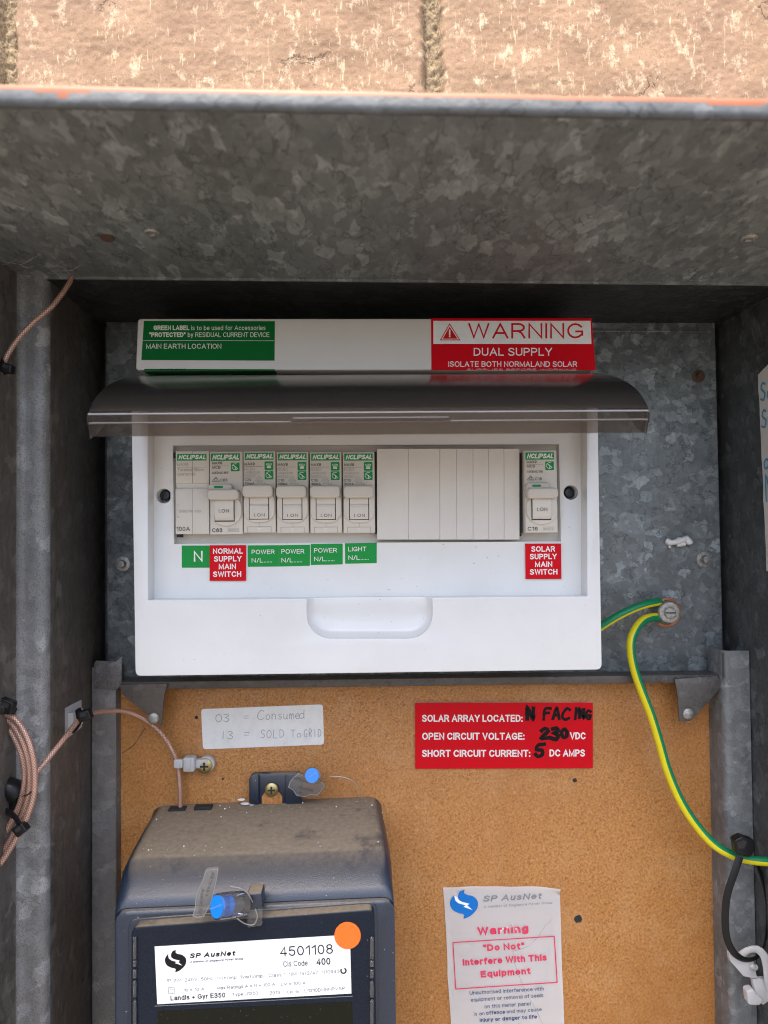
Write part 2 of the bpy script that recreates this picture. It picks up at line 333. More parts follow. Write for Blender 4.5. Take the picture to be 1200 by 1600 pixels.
for k_ in (): pass
def galv(name, lo, hi, tint=(1, 1, 1), warm=0, streak=0, scale=1.0, metal=.35, speck=0, rg=(.42, .62), ys=1, lines=.6):
    m = mat(name, metal=metal, rough=.5); n = N(m)
    if ys != 1: n.co = n.mapc((1, ys, 1))
    wob = n.noise(170 * scale, 3, col=True); mx = n.new('Mix', data_type='VECTOR')
    wv = n.new('VectorMath', operation='SCALE'); n.link(wob, wv.inputs[0]); wv.inputs['Scale'].default_value = .0075 / scale
    ad = n.new('VectorMath', operation='ADD'); n.link(n.co, ad.inputs[0]); n.link(wv.outputs[0], ad.inputs[1])
    src = ad.outputs[0]
    v1 = n.sep(n.vor(130 * scale, src=n.mapc((1, 1.3, 1.3), (.2, .5, .4), src))); v2 = n.sep(n.vor(270 * scale, src=n.mapc((1, 1.6, 1), (.4, .8, .7), src)), 1)
    f = n.math('ADD', n.math('MULTIPLY', n.math('POWER', v1, 3.5), .62), n.math('MULTIPLY', n.math('POWER', v2, 3.0), .42))
    big = n.noise(14, 3); f = n.math('ADD', n.math('MULTIPLY', f, .8), n.math('MULTIPLY', n.math('SUBTRACT', big, .4), .7))
    fine = n.noise(900, 3); f = n.math('ADD', f, n.math('MULTIPLY', n.math('SUBTRACT', fine, .5), .2))
    L = tuple(lo * t for t in tint); H = tuple(hi * t for t in tint)
    c = n.ramp(f, [(.0, L), (.4, tuple(a * .55 + b * .35 for a, b in zip(L, H))), (1, H)])
    ln = n.new('TexVoronoi', feature='DISTANCE_TO_EDGE'); ln.inputs['Scale'].default_value = 150 * scale; n.link(n.mapc((1, 1.2, 1.7), (.9, .3, 1.1), src), ln.inputs['Vector'])
    lk = n.math('MULTIPLY', n.ramp(ln.outputs[0], [(.02, 1), (.07, 0)]), n.ramp(n.noise(110 * scale, 2), [(.5, 0), (.58, lines)]))
    c = n.mix(lk, c, tuple(x * .45 for x in L))
    # rare pale oxide flakes
    fl = n.noise(75, 5, .7); c = n.mix(n.ramp(fl, [(.66, 0), (.72, .5)]), c, tuple(min(1, h * 1.45) for h in H))
    if warm:
        wn = n.noise(9, 4, src=n.mapc((1, 1, .35)))
        c = n.mix(n.ramp(wn, [(.35, 0), (.7, warm)]), c, (.12, .085, .06))
    if streak:
        st = n.noise(60, 5, .65, src=n.mapc((6, 6, .35)))
        c = n.mix(n.ramp(st, [(.45, 0), (.75, streak)]), c, (.16, .13, .09))
        st = n.noise(95, 4, .65, src=n.mapc((5, 5, .5)))
        c = n.mix(n.ramp(st, [(.66, 0), (.72, streak * .6)]), c, (.42, .4, .36))
    if speck:
        sp = n.noise(1500, 2, .6); c = n.mix(n.ramp(sp, [(.36, speck), (.46, 0)]), c, (.03, .025, .025))
    n.color(c); n.rough(n.ramp(v2, [(0, rg[0]), (1, rg[1])]))
    edge = n.vor(270 * scale, src=n.mapc((1, 1.6, 1), (.4, .8, .7), src), out='Distance')
    n.normal(n.bump(n.noise(500, 3), .12, .3, n.bump(edge, .35, .5)))
    return m
M = {}
M['lid'] = galv('galvanised_hood', .145, .42, (.90, .99, .97), warm=.05, scale=1.2, metal=.2, ys=.42)
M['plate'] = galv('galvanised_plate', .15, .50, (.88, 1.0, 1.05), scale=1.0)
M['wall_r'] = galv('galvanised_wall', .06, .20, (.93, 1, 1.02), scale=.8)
M['ceil'] = galv('galvanised_ceiling_shaded', .025, .075, scale=.8)  # zinc darkened to paint in the shade under the box top
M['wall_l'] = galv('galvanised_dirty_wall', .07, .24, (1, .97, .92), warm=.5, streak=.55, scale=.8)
M['jamb'] = galv('galvanised_jamb', .17, .46, (.98, 1, 1), warm=.15, speck=.5, scale=.6, lines=0)
M['post'] = galv('galvanised_post', .15, .38, (.94, 1, 1.02), speck=.3, scale=.9, lines=.15)
M['post_l'] = galv('galvanised_worn_post', .14, .34, (1, .99, .98), speck=.6, warm=.25, scale=.8, lines=0)
M['bracket'] = galv('galvanised_bracket', .09, .16, (1, .97, .94), warm=.5, scale=1.2)
M['hem'] = galv('hem_zinc', .10, .22, (.93, 1, 1.02), scale=.7)

def plastic(name, col, rough=.35, dirt=.0, dirtcol=(.25, .2, .14), bump=.04, speck=False, spec=.4):
    m = mat(name, col, rough); n = N(m)
    c = n.mix(n.ramp(n.noise(30, 4), [(.3, 0), (.8, 1)]), col, tuple(x * .93 for x in col))
    if dirt: c = n.mix(n.ramp(n.noise(55, 6, .7), [(.5, 0), (.85, dirt)]), c, dirtcol)
    if speck: c = n.mix(n.ramp(n.noise(650, 2, .5), [(.745, 0), (.77, .7)]), c, (.1, .08, .06))
    n.color(c); n.rough(n.ramp(n.noise(60, 3), [(.2, rough * .8), (.9, min(1, rough * 1.3))]))
    n.normal(n.bump(n.noise(700, 2), bump, .2)); m.node_tree.nodes['Principled BSDF'].inputs['Specular IOR Level'].default_value = spec
    return m
M['white'] = plastic('white_plastic', (.69, .69, .675), .2, .16, (.50, .46, .39), .03, speck=True)
M['cream'] = plastic('cream_plastic', (.64, .61, .56), .35, .12, (.5, .44, .34))
M['beige'] = plastic('breaker_plastic', (.62, .585, .52), .42, .15, (.45, .38, .28))
M['beige2'] = plastic('toggle_plastic', (.55, .515, .45), .4, .12, (.4, .35, .27))
M['recess_shade'] = mat('recess_shade', (.02, .02, .02), .8)  # flat black painted in for the shade inside slots, holes and gaps
M['green'] = plastic('green_label', (.004, .13, .025), .38, spec=.12, bump=.02)
M['green2'] = plastic('green_small_label', (.015, .28, .055), .4, spec=.12, bump=.02)
M['logo_green'] = mat('printed_green', (.01, .27, .08), .4)
M['red'] = plastic('red_plate', (.60, .004, .012), .35, spec=.12, bump=.02)
M['red_ink'] = mat('red_ink', (.55, .01, .012), .45)
M['pink_ink'] = mat('faded_red_ink', (.70, .05, .11), .5)
M['white_ink'] = mat('white_ink', (.78, .76, .74), .5)
M['pale_ink'] = mat('pale_ink', (.7, .74, .62), .5)
M['grey_ink'] = mat('grey_ink', (.10, .10, .095), .6)
M['faint_ink'] = mat('faint_grey_ink', (.33, .32, .30), .6)
M['black_ink'] = mat('black_ink', (.012, .012, .014), .35)
M['marker'] = mat('black_marker', (.008, .007, .008), .3)
M['pencil'] = mat('pencil', (.34, .35, .36), .5)
M['blue_ink'] = mat('blue_ink', (.01, .17, .55), .5)
M['navy_ink'] = mat('navy_ink', (.02, .08, .2), .5)
M['silver_ink'] = mat('grey_print', (.27, .29, .29), .5)
M['blue_pen'] = mat('blue_marker', (.05, .28, .48), .5)
M['orange'] = mat('orange_sticker', (.85, .17, .015), .6)
n = N(M['orange']); n.color(n.mix(n.noise(900, 3), (.9, .2, .015), (.75, .12, .01)))
M['black'] = plastic('black_nylon', (.008, .008, .009), .35, .15, (.05, .042, .03), .06, spec=.3)
M['nylon'] = plastic('natural_nylon', (.47, .465, .46), .35, .15, (.4, .35, .28))
M['nylon'].node_tree.nodes['Principled BSDF'].inputs['Subsurface Weight'].default_value = .0
M['paint'] = mat('orange_paint', (.55, .20, .07), .55)
n = N(M['paint']); n.color(n.mix(n.noise(120, 5), (.34, .10, .03), (.22, .06, .02)))
M['paper'] = mat('worn_paper', (.74, .76, .78), .55); n = N(M['paper'])
c = n.mix(n.ramp(n.noise(25, 5), [(.4, 0), (.8, .5)]), (.93, .93, .92), (.85, .85, .83))
c = n.mix(n.ramp(n.noise(260, 5, .8), [(.66, 0), (.74, .4)]), c, (.45, .42, .38))
n.color(c); n.normal(n.bump(n.noise(35, 4), .5, 1.5))
M['sticker'] = mat('white_sticker', (.62, .62, .60), .5); n = N(M['sticker'])
n.color(n.mix(n.ramp(n.noise(120, 5, .7), [(.45, 0), (.8, .6)]), (.78, .78, .76), (.60, .59, .56)))
M['note'] = mat('handwritten_note_paper', (.6, .58, .53), .7); n = N(M['note'])
n.color(n.mix(n.noise(60, 5), (.66, .64, .59), (.5, .48, .43))); n.normal(n.bump(n.noise(70, 3), .4, 1))
M['brass'] = mat('yellow_zinc', (.52, .42, .17), .38, .9)
n = N(M['brass']); n.color(n.mix(n.noise(400, 4), (.6, .5, .22), (.28, .22, .1)))
M['zinc'] = mat('dull_zinc', (.34, .34, .32), .45, .7)
n = N(M['zinc']); n.color(n.mix(n.ramp(n.noise(500, 5, .7), [(.35, 0), (.65, 1)]), (.22, .21, .19), (.46, .46, .43))); n.normal(n.bump(n.noise(600, 4), .3, .4))
M['dark_steel'] = mat('dark_steel', (.05, .055, .06), .35, .8)
M['rust'] = mat('rusty_metal', (.10, .06, .04), .7, .2)
M['copper'] = mat('bare_copper', (.55, .22, .12), .35, .9)
M['y'] = plastic('yellow_insulation', (.72, .62, .01), .32, .08, (.3, .25, .05), .02)
M['g'] = plastic('green_insulation', (.006, .21, .085), .35, .05, (.1, .1, .08), .02)
# braided copper shielding under clear jacket
m = M['braid'] = mat('copper_braid', (.6, .3, .2), .3, .5, coat=.6); n = N(m)
uv = n.new('TexCoord').outputs['UV']; sp = n.new('SeparateXYZ'); n.link(uv, sp.inputs[0]); u, v = sp.outputs[0], sp.outputs[1]
a = n.math('SINE', n.math('ADD', n.math('MULTIPLY', u, 6.2832 * 6), n.math('MULTIPLY', v, 4600)))
b = n.math('SINE', n.math('SUBTRACT', n.math('MULTIPLY', u, 6.2832 * 6), n.math('MULTIPLY', v, 4600)))
h = n.math('MAXIMUM', a, b)
n.color(n.ramp(h, [(.0, (.34, .15, .105)), (.6, (.46, .24, .17)), (1, (.80, .56, .44))])); n.normal(n.bump(h, .55, .25))
M['white'].node_tree.nodes['Principled BSDF'].inputs['Coat Weight'].default_value = .5
# particle board
m = M['board'] = mat('particle_board', rough=.6); n = N(m)
c = n.ramp(n.noise(620, 5, .75), [(.32, (.23, .088, .02)), (.46, (.44, .19, .046)), (.64, (.58, .28, .09))])
for sc, rt, th in ((260, .5, .62), (330, -.7, .62), (420, 1.5, .61), (520, 2.3, .61)):
    fl = n.noise(sc, 2, .5, src=n.mapc((1, 1, 3.6), src=n.mapc((1, 1, 1), (0, rt, 0))))
    c = n.mix(n.ramp(fl, [(th, 0), (th + .05, .75)]), c, (.15, .06, .018))
c = n.mix(n.ramp(n.noise(12, 3), [(.38, 0), (.68, .45)]), c, (.34, .13, .03))
c = n.mix(n.ramp(n.noise(28, 5, .7), [(.5, 0), (.75, .35)]), c, (.60, .36, .17))
c = n.mix(n.ramp(n.noise(230, 3, .5), [(.64, 0), (.72, .35)]), c, (.68, .42, .2))
n.color(c); n.rough(n.ramp(n.noise(80, 3), [(.3, .45), (.7, .7)])); n.normal(n.bump(n.noise(520, 4), .25, .3))
# meter body
def dusty(name, base, amount, rough=.4, tex=.12, spec=.6):
    m = mat(name, base, rough); n = N(m)
    g = n.new('NewGeometry'); s3 = n.new('SeparateXYZ'); n.link(g.outputs['Normal'], s3.inputs[0])
    upf = n.ramp(s3.outputs[2], [(.74, 0), (.95, 1)])       # dust settles on what faces up
    d = n.noise(34, 6, .7); d2 = n.ramp(d, [(.30, .25), (.45, 1)])
    dc = n.mix(n.noise(350, 4), (.17, .135, .095), (.34, .28, .205))
    c = n.mix(n.ramp(n.noise(1300, 2), [(.35, 0), (.7, 1)]), tuple(x * .75 for x in base), tuple(x * 1.3 for x in base))
    c = n.mix(n.math('MULTIPLY', n.math('MULTIPLY', upf, d2), amount), c, dc)
    c = n.mix(n.ramp(n.noise(500, 2, .5), [(.74, 0), (.77, .7)]), c, (.5, .48, .44))
    n.color(c); n.link(n.ramp(upf, [(0, spec), (.6, .05)]), n.b.inputs['Specular IOR Level']); n.rough(n.ramp(upf, [(0, rough), (1, .95)])); n.normal(n.bump(n.noise(1500, 2), tex, .25))
    return m
M['meter'] = dusty('dusty_meter_plastic', (.010, .020, .040), .97, rough=.36, tex=.5); M['meter'].node_tree.nodes['Principled BSDF'].inputs['Specular IOR Level'].default_value = .9; M['meter'].node_tree.nodes['Principled BSDF'].inputs['IOR'].default_value = 1.62
M['glassy'] = dusty('meter_window_plastic', (.009, .014, .024), .9, rough=.12, tex=.02, spec=.22)
M['lcd'] = mat('lcd_glass', (.006, .007, .004), .15, spec=.25); n = N(M['lcd']); n.color(n.mix(n.ramp(n.noise(700, 2, .5), [(.7, 0), (.75, .6)]), (.006, .0075, .004), (.15, .14, .11)))
def clear(name, tint, gloss=.08, haze=0, hazecol=(.5, .5, .5), rough=.06, ior=1.5):
    m = bpy.data.materials.new(name); m.use_nodes = True; t = m.node_tree; t.nodes.clear()
    out = t.nodes.new('ShaderNodeOutputMaterial'); tr = t.nodes.new('ShaderNodeBsdfTransparent'); tr.inputs[0].default_value = (*tint, 1)
    gl = t.nodes.new('ShaderNodeBsdfGlossy'); gl.inputs['Roughness'].default_value = rough; gl.inputs[0].default_value = (.9, .9, .9, 1)
    fr = t.nodes.new('ShaderNodeFresnel'); fr.inputs[0].default_value = ior
    df = t.nodes.new('ShaderNodeBsdfDiffuse'); df.inputs[0].default_value = (*hazecol, 1)
    m1 = t.nodes.new('ShaderNodeMixShader'); m1.inputs[0].default_value = haze; t.links.new(tr.outputs[0], m1.inputs[1]); t.links.new(df.outputs[0], m1.inputs[2])
    m2 = t.nodes.new('ShaderNodeMixShader'); t.links.new(fr.outputs[0], m2.inputs[0]); t.links.new(m1.outputs[0], m2.inputs[1]); t.links.new(gl.outputs[0], m2.inputs[2])
    t.links.new(m2.outputs[0], out.inputs[0]); return m
M['smoke'] = clear('smoked_plastic', (.62, .57, .53), haze=.12, hazecol=(.10, .09, .085), rough=.22, ior=1.38)
M['painted_glint'] = clear('painted_edge_highlight', (.7, .7, .7), haze=.4, hazecol=(.7, .7, .7), rough=.12, ior=2.2)  # pale diffuse part paints the bright highlight along the cover's edges
M['clear'] = clear('clear_plastic', (.90, .90, .89), haze=.10, hazecol=(.55, .55, .53))
M['flag'] = clear('clear_tag_plastic', (.72, .71, .69), haze=.2, hazecol=(.5, .48, .46))
M['blue'] = mat('blue_seal', (.01, .22, .80), .3)
M['steel_wire'] = mat('seal_wire', (.45, .43, .40), .35, .8)
M['lump'] = mat('white_putty', (.75, .75, .73), .5); n = N(M['lump']); n.normal(n.bump(n.noise(300, 4), .4, .8))
# brick
m = M['brick'] = mat('worn_brick', rough=.85); n = N(m)
c = n.ramp(n.noise(28, 6, .65), [(.3, (.25, .15, .088)), (.55, (.315, .20, .12)), (.75, (.37, .245, .15))])
c = n.mix(n.ramp(n.noise(160, 6, .75, src=n.mapc((1, 1, .6))), [(.55, 0), (.64, .75)]), c, (.60, .46, .31))
c = n.mix(n.ramp(n.noise(75, 8, .8), [(.62, 0), (.655, .85)]), c, (.72, .60, .44))
c = n.mix(n.ramp(n.noise(900, 3, .6), [(.34, .45), (.46, 0)]), c, (.14, .08, .045))
c = n.mix(n.ramp(n.noise(9, 3), [(.5, 0), (.75, .35)]), c, (.27, .16, .12))
c = n.mix(n.ramp(n.noise(170, 5, .75, src=n.mapc((2.2, 1, .35))), [(.60, 0), (.66, .6)]), c, (.66, .52, .34))
ck = n.new('TexVoronoi', feature='DISTANCE_TO_EDGE'); ck.inputs['Scale'].default_value = 9
wb = n.noise(60, 5, .7, col=True); sc_ = n.new('VectorMath', operation='SCALE'); n.link(wb, sc_.inputs[0]); sc_.inputs['Scale'].default_value = .045
ad = n.new('VectorMath', operation='ADD'); n.link(n.co, ad.inputs[0]); n.link(sc_.outputs[0], ad.inputs[1]); n.link(ad.outputs[0], ck.inputs['Vector'])
crk = n.math('MULTIPLY', n.ramp(ck.outputs[0], [(.003, 1), (.008, 0)]), n.ramp(n.noise(14, 2), [(.5, 0), (.56, 1)]))
c = n.mix(n.math('MULTIPLY', crk, .8), c, (.09, .05, .03))
n.color(c); bb = n.bump(n.noise(800, 5, .75), .55, .45); bb = n.bump(n.noise(110, 6, .7), .12, 1.0, bb); bb = n.bump(n.math('SUBTRACT', 1, crk), .8, .8, bb); n.normal(bb)
m = M['mortar'] = mat('sandy_mortar', rough=.95); n = N(m)
n.color(n.ramp(n.noise(800, 5, .75), [(.33, (.08, .055, .035)), (.5, (.34, .25, .15)), (.7, (.58, .46, .30))])); n.normal(n.bump(n.noise(450, 6, .8), 1, 1.4))
m = M['ground'] = mat('bounce_ground', (.12, .105, .09), .9); n = N(m); n.color(n.mix(n.noise(3, 6), (.14, .122, .103), (.10, .088, .075)))

for k_, m_ in M.items():
    if k_.endswith('ink') or k_ in ('marker', 'pencil', 'blue_pen', 'logo_green'): m_.node_tree.nodes['Principled BSDF'].inputs['Specular IOR Level'].default_value = .15

# ------------------------------------------------------------------ setting
bm = bmesh.new(); add_box(bm, -12000, 12000, -20000, 300, -1400, -1300)  # ground out of view, added for the light it bounces up
tag(finish(bm, 'ground', M['ground'], smooth=0), 'unseen ground added in front of the wall to bounce light', 'ground', kind='structure')

# brick wall with an opening for the meter box
YB = -5.0
bm = bmesh.new()
JX0, PX_, PZ = 39.0, 229.0, 85.0; ZJ = 222.0
xs0, xs1 = JX0 - 2 * PX_, JX0 + PX_; st = 1.15
nx = int((xs1 - xs0) / st); nz = int(PZ / st); grid = []
for j in range(nz + 1):
    row = []
    for i in range(nx + 1):
        x = xs0 + (xs1 - xs0) * i / nx; z = ZJ + PZ * j / nz
        p = Vector((x, 0, z))
        wv = noise.noise(p * .06) * 2.2 + noise.noise(p * .3) * 1.0
        dx = abs(((x - JX0 + PX_ / 2) % PX_) - PX_ / 2); dz = min(z - ZJ, ZJ + PZ - z)
        e = min(dx + wv * .8, dz + wv * .5) - 4.6
        if e < 0: dep = 6.5 + noise.noise(p * .35) * 1.2 + noise.noise(p * 1.1) * .5
        else: dep = max(0, 1 - e / 3.5) ** 2 * 2.6 + noise.noise(p * .05) * .9 + noise.noise(p * .4) * .35
        t = max(0, min(1, (e + 1.1) / 1.6)) if e < .5 else 1
        if -1.1 < e < .5: dep = 6.5 * (1 - t) + 2.6 * t + noise.noise(p * .8) * .6
        row.append((bm.verts.new(V(x, YB + dep, z)), e))
    grid.append(row)
for j in range(nz):
    for i in range(nx):
        f = bm.faces.new([grid[j][i][0], grid[j][i + 1][0], grid[j + 1][i + 1][0], grid[j + 1][i][0]])
        f.material_index = 1 if min(grid[j][i][1], grid[j + 1][i + 1][1]) < -.2 else 0
HX0, HX1, HZ0, HZ1 = -192, 240, -420, 155
for k in range(-9, 8):
    z0 = ZJ + PZ * k + 5; z1 = z0 + 75
    if k == 0: rng = [(-5, -2), (1, 5)]
    else: rng = [(-5, 5)]
    offs = 0 if k % 2 == 0 else PX_ / 2
    for a, b in rng:
        for i in range(a, b):
            x0 = JX0 + PX_ * i + offs + 4.5; x1 = x0 + 220
            if z1 > HZ0 and z0 < HZ1:
                if x0 < HX1 and x1 > HX0:
                    segs = []
                    if x0 < HX0 - 8: segs.append((x0, HX0))
                    if x1 > HX1 + 8: segs.append((HX1, x1))
                    if z1 > HZ1 and z0 < HZ1:
                        for q in segs: add_box(bm, q[0], q[1], YB, 100, z0, z1, 2)
                        add_box(bm, max(x0, HX0) + .5, min(x1, HX1) - .5, YB + .4, 100, HZ1, z1, 2); continue
                    for q in segs: add_box(bm, q[0], q[1], YB, 100, z0, z1, 2)
                    continue
            add_box(bm, x0, x1, YB, 100, z0, z1, 2)
ex = JX0 - 5 * PX_, JX0 + 5.5 * PX_; ez = ZJ - 9 * PZ, ZJ + 8 * PZ
for a in ((ex[0], HX0, ez[0], ez[1]), (HX1, ex[1], ez[0], ez[1]), (HX0, HX1, ez[0], HZ0), (HX0, HX1, HZ1, ZJ - .5), (HX0, HX1, ZJ + PZ + .5, ez[1])):
    add_box(bm, a[0], a[1], YB + 8, 99, a[2], a[3], mi=1)
wall = finish(bm, 'brick_wall', [M['brick'], M['mortar']], smooth=50)
tag(wall, 'sunlit tan brick wall with sandy mortar joints above the metal box', 'wall')

# ------------------------------------------------------------------ meter box
box = thing('meter_box', V(30, 80, -420), 'galvanised steel meter box recessed in the brick wall with its hood raised', 'meter box')
XL, XR = -168.5, 233.2
bm = bmesh.new()   # left wall: back part, rounded front jamb, outer return
prof = [(XL, 84), (XL + .3, 40), (XL + 2.4, 0), (XL + 2.2, -5), (XL + 1, -8.4), (XL - 1.5, -9.6), (XL - 5, -9.9), (XL - 8, -10), (XL - 10.5, -10.6), (XL - 12, -12.5), (XL - 12.6, -16), (XL - 12.8, -40), (XL - 13, -62)]
rings = []
for z in (-430, 120, 150):
    rings.append([V(x, y, z) for x, y in prof] + [V(x - 1.2, y + .8, z) for x, y in reversed(prof)])
vs = loft(bm, rings)
for f in vs:
    c = f.calc_center_median() / MM
    if c.x < XL + 2 and c.x > XL - 12.2 and c.y < -6 and c.y > -30: f.material_index = 1
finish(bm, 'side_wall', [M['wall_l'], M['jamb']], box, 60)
bm = bmesh.new(); add_box(bm, XR, XR + 1.2, -10, 84, -430, 150)
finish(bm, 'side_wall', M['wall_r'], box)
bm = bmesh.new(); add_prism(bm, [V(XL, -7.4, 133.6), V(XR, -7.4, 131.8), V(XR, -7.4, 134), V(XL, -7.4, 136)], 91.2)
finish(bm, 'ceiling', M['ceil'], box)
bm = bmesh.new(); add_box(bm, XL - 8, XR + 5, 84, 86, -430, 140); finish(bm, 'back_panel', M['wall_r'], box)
# mounting plate with its folded edge
bm = bmesh.new()
pl = [(166, 498), (1117, 500), (1131, 1072), (168, 1072)]
add_prism(bm, px(quad_round(pl, 5), 72), 1.5, .4)
add_prism(bm, [U(170, 514, 71.4), U(1112, 516, 71.4), U(1112, 519, 71.4), U(170, 517, 71.4)], .5, .2)
finish(bm, 'mounting_plate', M['plate'], box)
# raised hood (underside seen) with its hemmed front edge
def hood_pt(x, which, Y):
    y = {'hinge': 429 + 11 * x / 1200, 'low': 165 + 21 * x / 1200, 'top': 129 + 23 * x / 1200}[which]
    return U(x, y, Y)
bm = bmesh.new(); NXH = 40; top = []; rows = []
for i in range(NXH + 1):
    t = i / NXH
    xt = -700 + 2750 * t; xh = -330 + 2000 * t  # hood widened out of view so its shadow covers the whole box
    a = hood_pt(xh, 'hinge', -11); b = hood_pt(xt, 'low', -150)
    rows.append([a + V(0, 3.0, 0), a.lerp(b, .25) + V(0, 0, .4), a.lerp(b, .5) + V(0, 0, .6), a.lerp(b, .75) + V(0, 0, .4), b + V(0, .5, .3), b, b + V(0, -.3, 0)])
low = [r for r in rows]
rings = []
for r in rows: rings.append(r[:5] + [p + V(0, 0, 1.2) for p in reversed(r[:5])])
loft(bm, rings)
hz0 = hood_pt(-330, 'hinge', -11), hood_pt(1670, 'hinge', -11)
add_prism(bm, [hz0[0] + V(0, 2.2, -1.2), hz0[1] + V(0, 2.2, -1.2), hz0[1] + V(0, 2.2, 16), hz0[0] + V(0, 2.2, 16)], 1.2)  # flange added to stop sun leaking in behind the hood
hood = finish(bm, 'hood', M['lid'], box, 60)
bm = bmesh.new(); rings = []
for i in range(NXH * 4 + 1):
    t = i / NXH / 4; xt = -700 + 2750 * t
    b = hood_pt(xt, 'low', -150); c = hood_pt(xt, 'top', -150); H = (c - b).z / MM; w_ = noise.noise(Vector((xt * .006, 3, 0))) * .35
    pr = [(2.2, .25), (1.1, -.2), (0, .1), (-.6, 1.0), (-.75, 2.5), (-.6, H * .55 + w_), (-.55, H - 2.6 + w_), (-.4, H - 1.6 + w_), (-.1, H - .9 + w_), (1, H - .2 + w_), (2.2, H + .02 + w_), (2.8, H - .3 + w_), (3.0, H - 1), (2.4, H - 1.2)]
    rings.append([b + V(0, y, z) for y, z in pr])
for f in loft(bm, rings):
    f.material_index = 0
bm.faces.ensure_lookup_table()
for f in bm.faces:
    c = f.calc_center_median()
    i = min(range(len(rings)), key=lambda k: abs(rings[k][0].x - c.x)); top_z = rings[i][9].z
    xpx = i
    dz = (top_z - c.z) / MM
    bl = 2.0 + 4.0 * max(0, noise.noise(Vector((c.x / MM * .035, 7, 0))))
    if dz < bl: f.material_index = 1
finish(bm, 'hem', [M['hem'], M['paint']], hood, 50)
def on_hood(xp, yp):
    # point on the hood underside under a photograph position
    a = hood_pt(600, 'hinge', -11); b = hood_pt(600, 'low', -150); n_ = (b - a).cross(hood_pt(900, 'hinge', -11) - a).normalized()
    d = R3 @ Vector(((xp - 600) / F_PX, (800 - yp) / F_PX, -1)); t = (a - CAM).dot(n_) / d.dot(n_); 
    if n_.z > 0: n_ = -n_
    return CAM + d * t, n_
for xp, yp, r, m_ in ((168, 372, 3.0, 'rust'), (237, 362, 3.6, 'zinc'), (1170, 371, 4.0, 'zinc')):
    p, n_ = on_hood(xp, yp); bm = bmesh.new()
    lathe(bm, p, n_, [(r, -.5), (r, .6), (r * .8, 1.2), (r * .45, 1.3), (r * .4, .7), (.05, .65)] if m_ == 'zinc' else [(r, -.5), (r, .55), (r * .7, .6), (.1, .6)])
    finish(bm, 'rivet', M[m_], hood)
# posts beside the board
bm = bmesh.new()
f = [U(148, 1034, 58), U(183, 1034, 58), U(181, 1720, 58), U(141, 1720, 58)]
xl = XL + .3
loft(bm, [[V(xl, 70, z), V(xl, 58.6, z), V(xl + .6, 58, z), V(-154.6, 58, z), V(-153.4, 58.6, z), V(-153, 60, z), V(-153, 74, z), V(-154.2, 74, z), V(-154.2, 60.5, z), V(xl + 1.2, 59.2, z), V(xl + 1.2, 70, z)] for z in (-430, -82.5)])
finish(bm, 'post', M['post_l'], box, 40)
bm = bmesh.new(); add_prism(bm, px([(147, 1036), (150, 1032), (180, 1034), (190, 1026), (190, 1070), (183, 1078), (146, 1076)], 57), 1, .3)
finish(bm, 'post_tab', M['post_l'], box, 40)
bm = bmesh.new()
xr = XR - .3
loft(bm, [[V(216.2, 66, z), V(216.2, 50.5, z), V(216.8, 48.4, z), V(218.2, 46.8, z), V(220.2, 46, z), V(xr - .6, 46, z), V(xr, 46.6, z), V(xr, 60, z), V(xr - 1.2, 60, z), V(xr - 1.2, 47.2, z), V(219.6, 47.4, z), V(217.6, 66, z)] for z in (-430, -76)])
finish(bm, 'post', M['post'], box, 40)
bm = bmesh.new()
tb = [U(1112, 1017, 62), U(1130, 1021, 46.5), U(1131, 1060, 46.5), U(1113, 1056, 62)]
add_prism(bm, tb, 1, .2)
pt = finish(bm, 'post_tab', M['post'], box)
bm = bmesh.new(); cc = U(1119, 1033, 57.2); nn = (tb[1] - tb[0]).cross(tb[2] - tb[0]).normalized(); nn = nn if nn.y < 0 else -nn
lathe(bm, cc + nn * .0007, nn, [(2.6, 0), (2.6, .4), (.1, .45)]); finish(bm, 'hole', M['recess_shade'], pt)
# board-top lip and its two corner brackets
bm = bmesh.new()
add_prism(bm, [U(187, 1066, 52), U(1124, 1054, 52), U(1124, 1066, 52), U(187, 1078, 52)], 14, .5)
finish(bm, 'top_rail', M['bracket'], box)
def bracket(pts, rivet):
    bm = bmesh.new(); add_prism(bm, px(pts, 50), 1.4, .35)
    b = finish(bm, 'corner_bracket', M['bracket'], box)
    bm = bmesh.new(); lathe(bm, U(*rivet, 49.9), (0, -1, 0), [(3.6, -.5), (3.6, .5), (3.2, 1.1), (2.2, 1.5), (.1, 1.6)]); finish(bm, 'rivet', M['zinc'], b)
bracket([(187, 1070), (262, 1068), (257, 1085), (252, 1135), (243, 1128), (192, 1086)], (240, 1122))
bracket([(1054, 1061), (1120, 1056), (1127, 1064), (1126, 1076), (1084, 1122), (1078, 1127), (1062, 1128), (1058, 1080)], (1075, 1115))
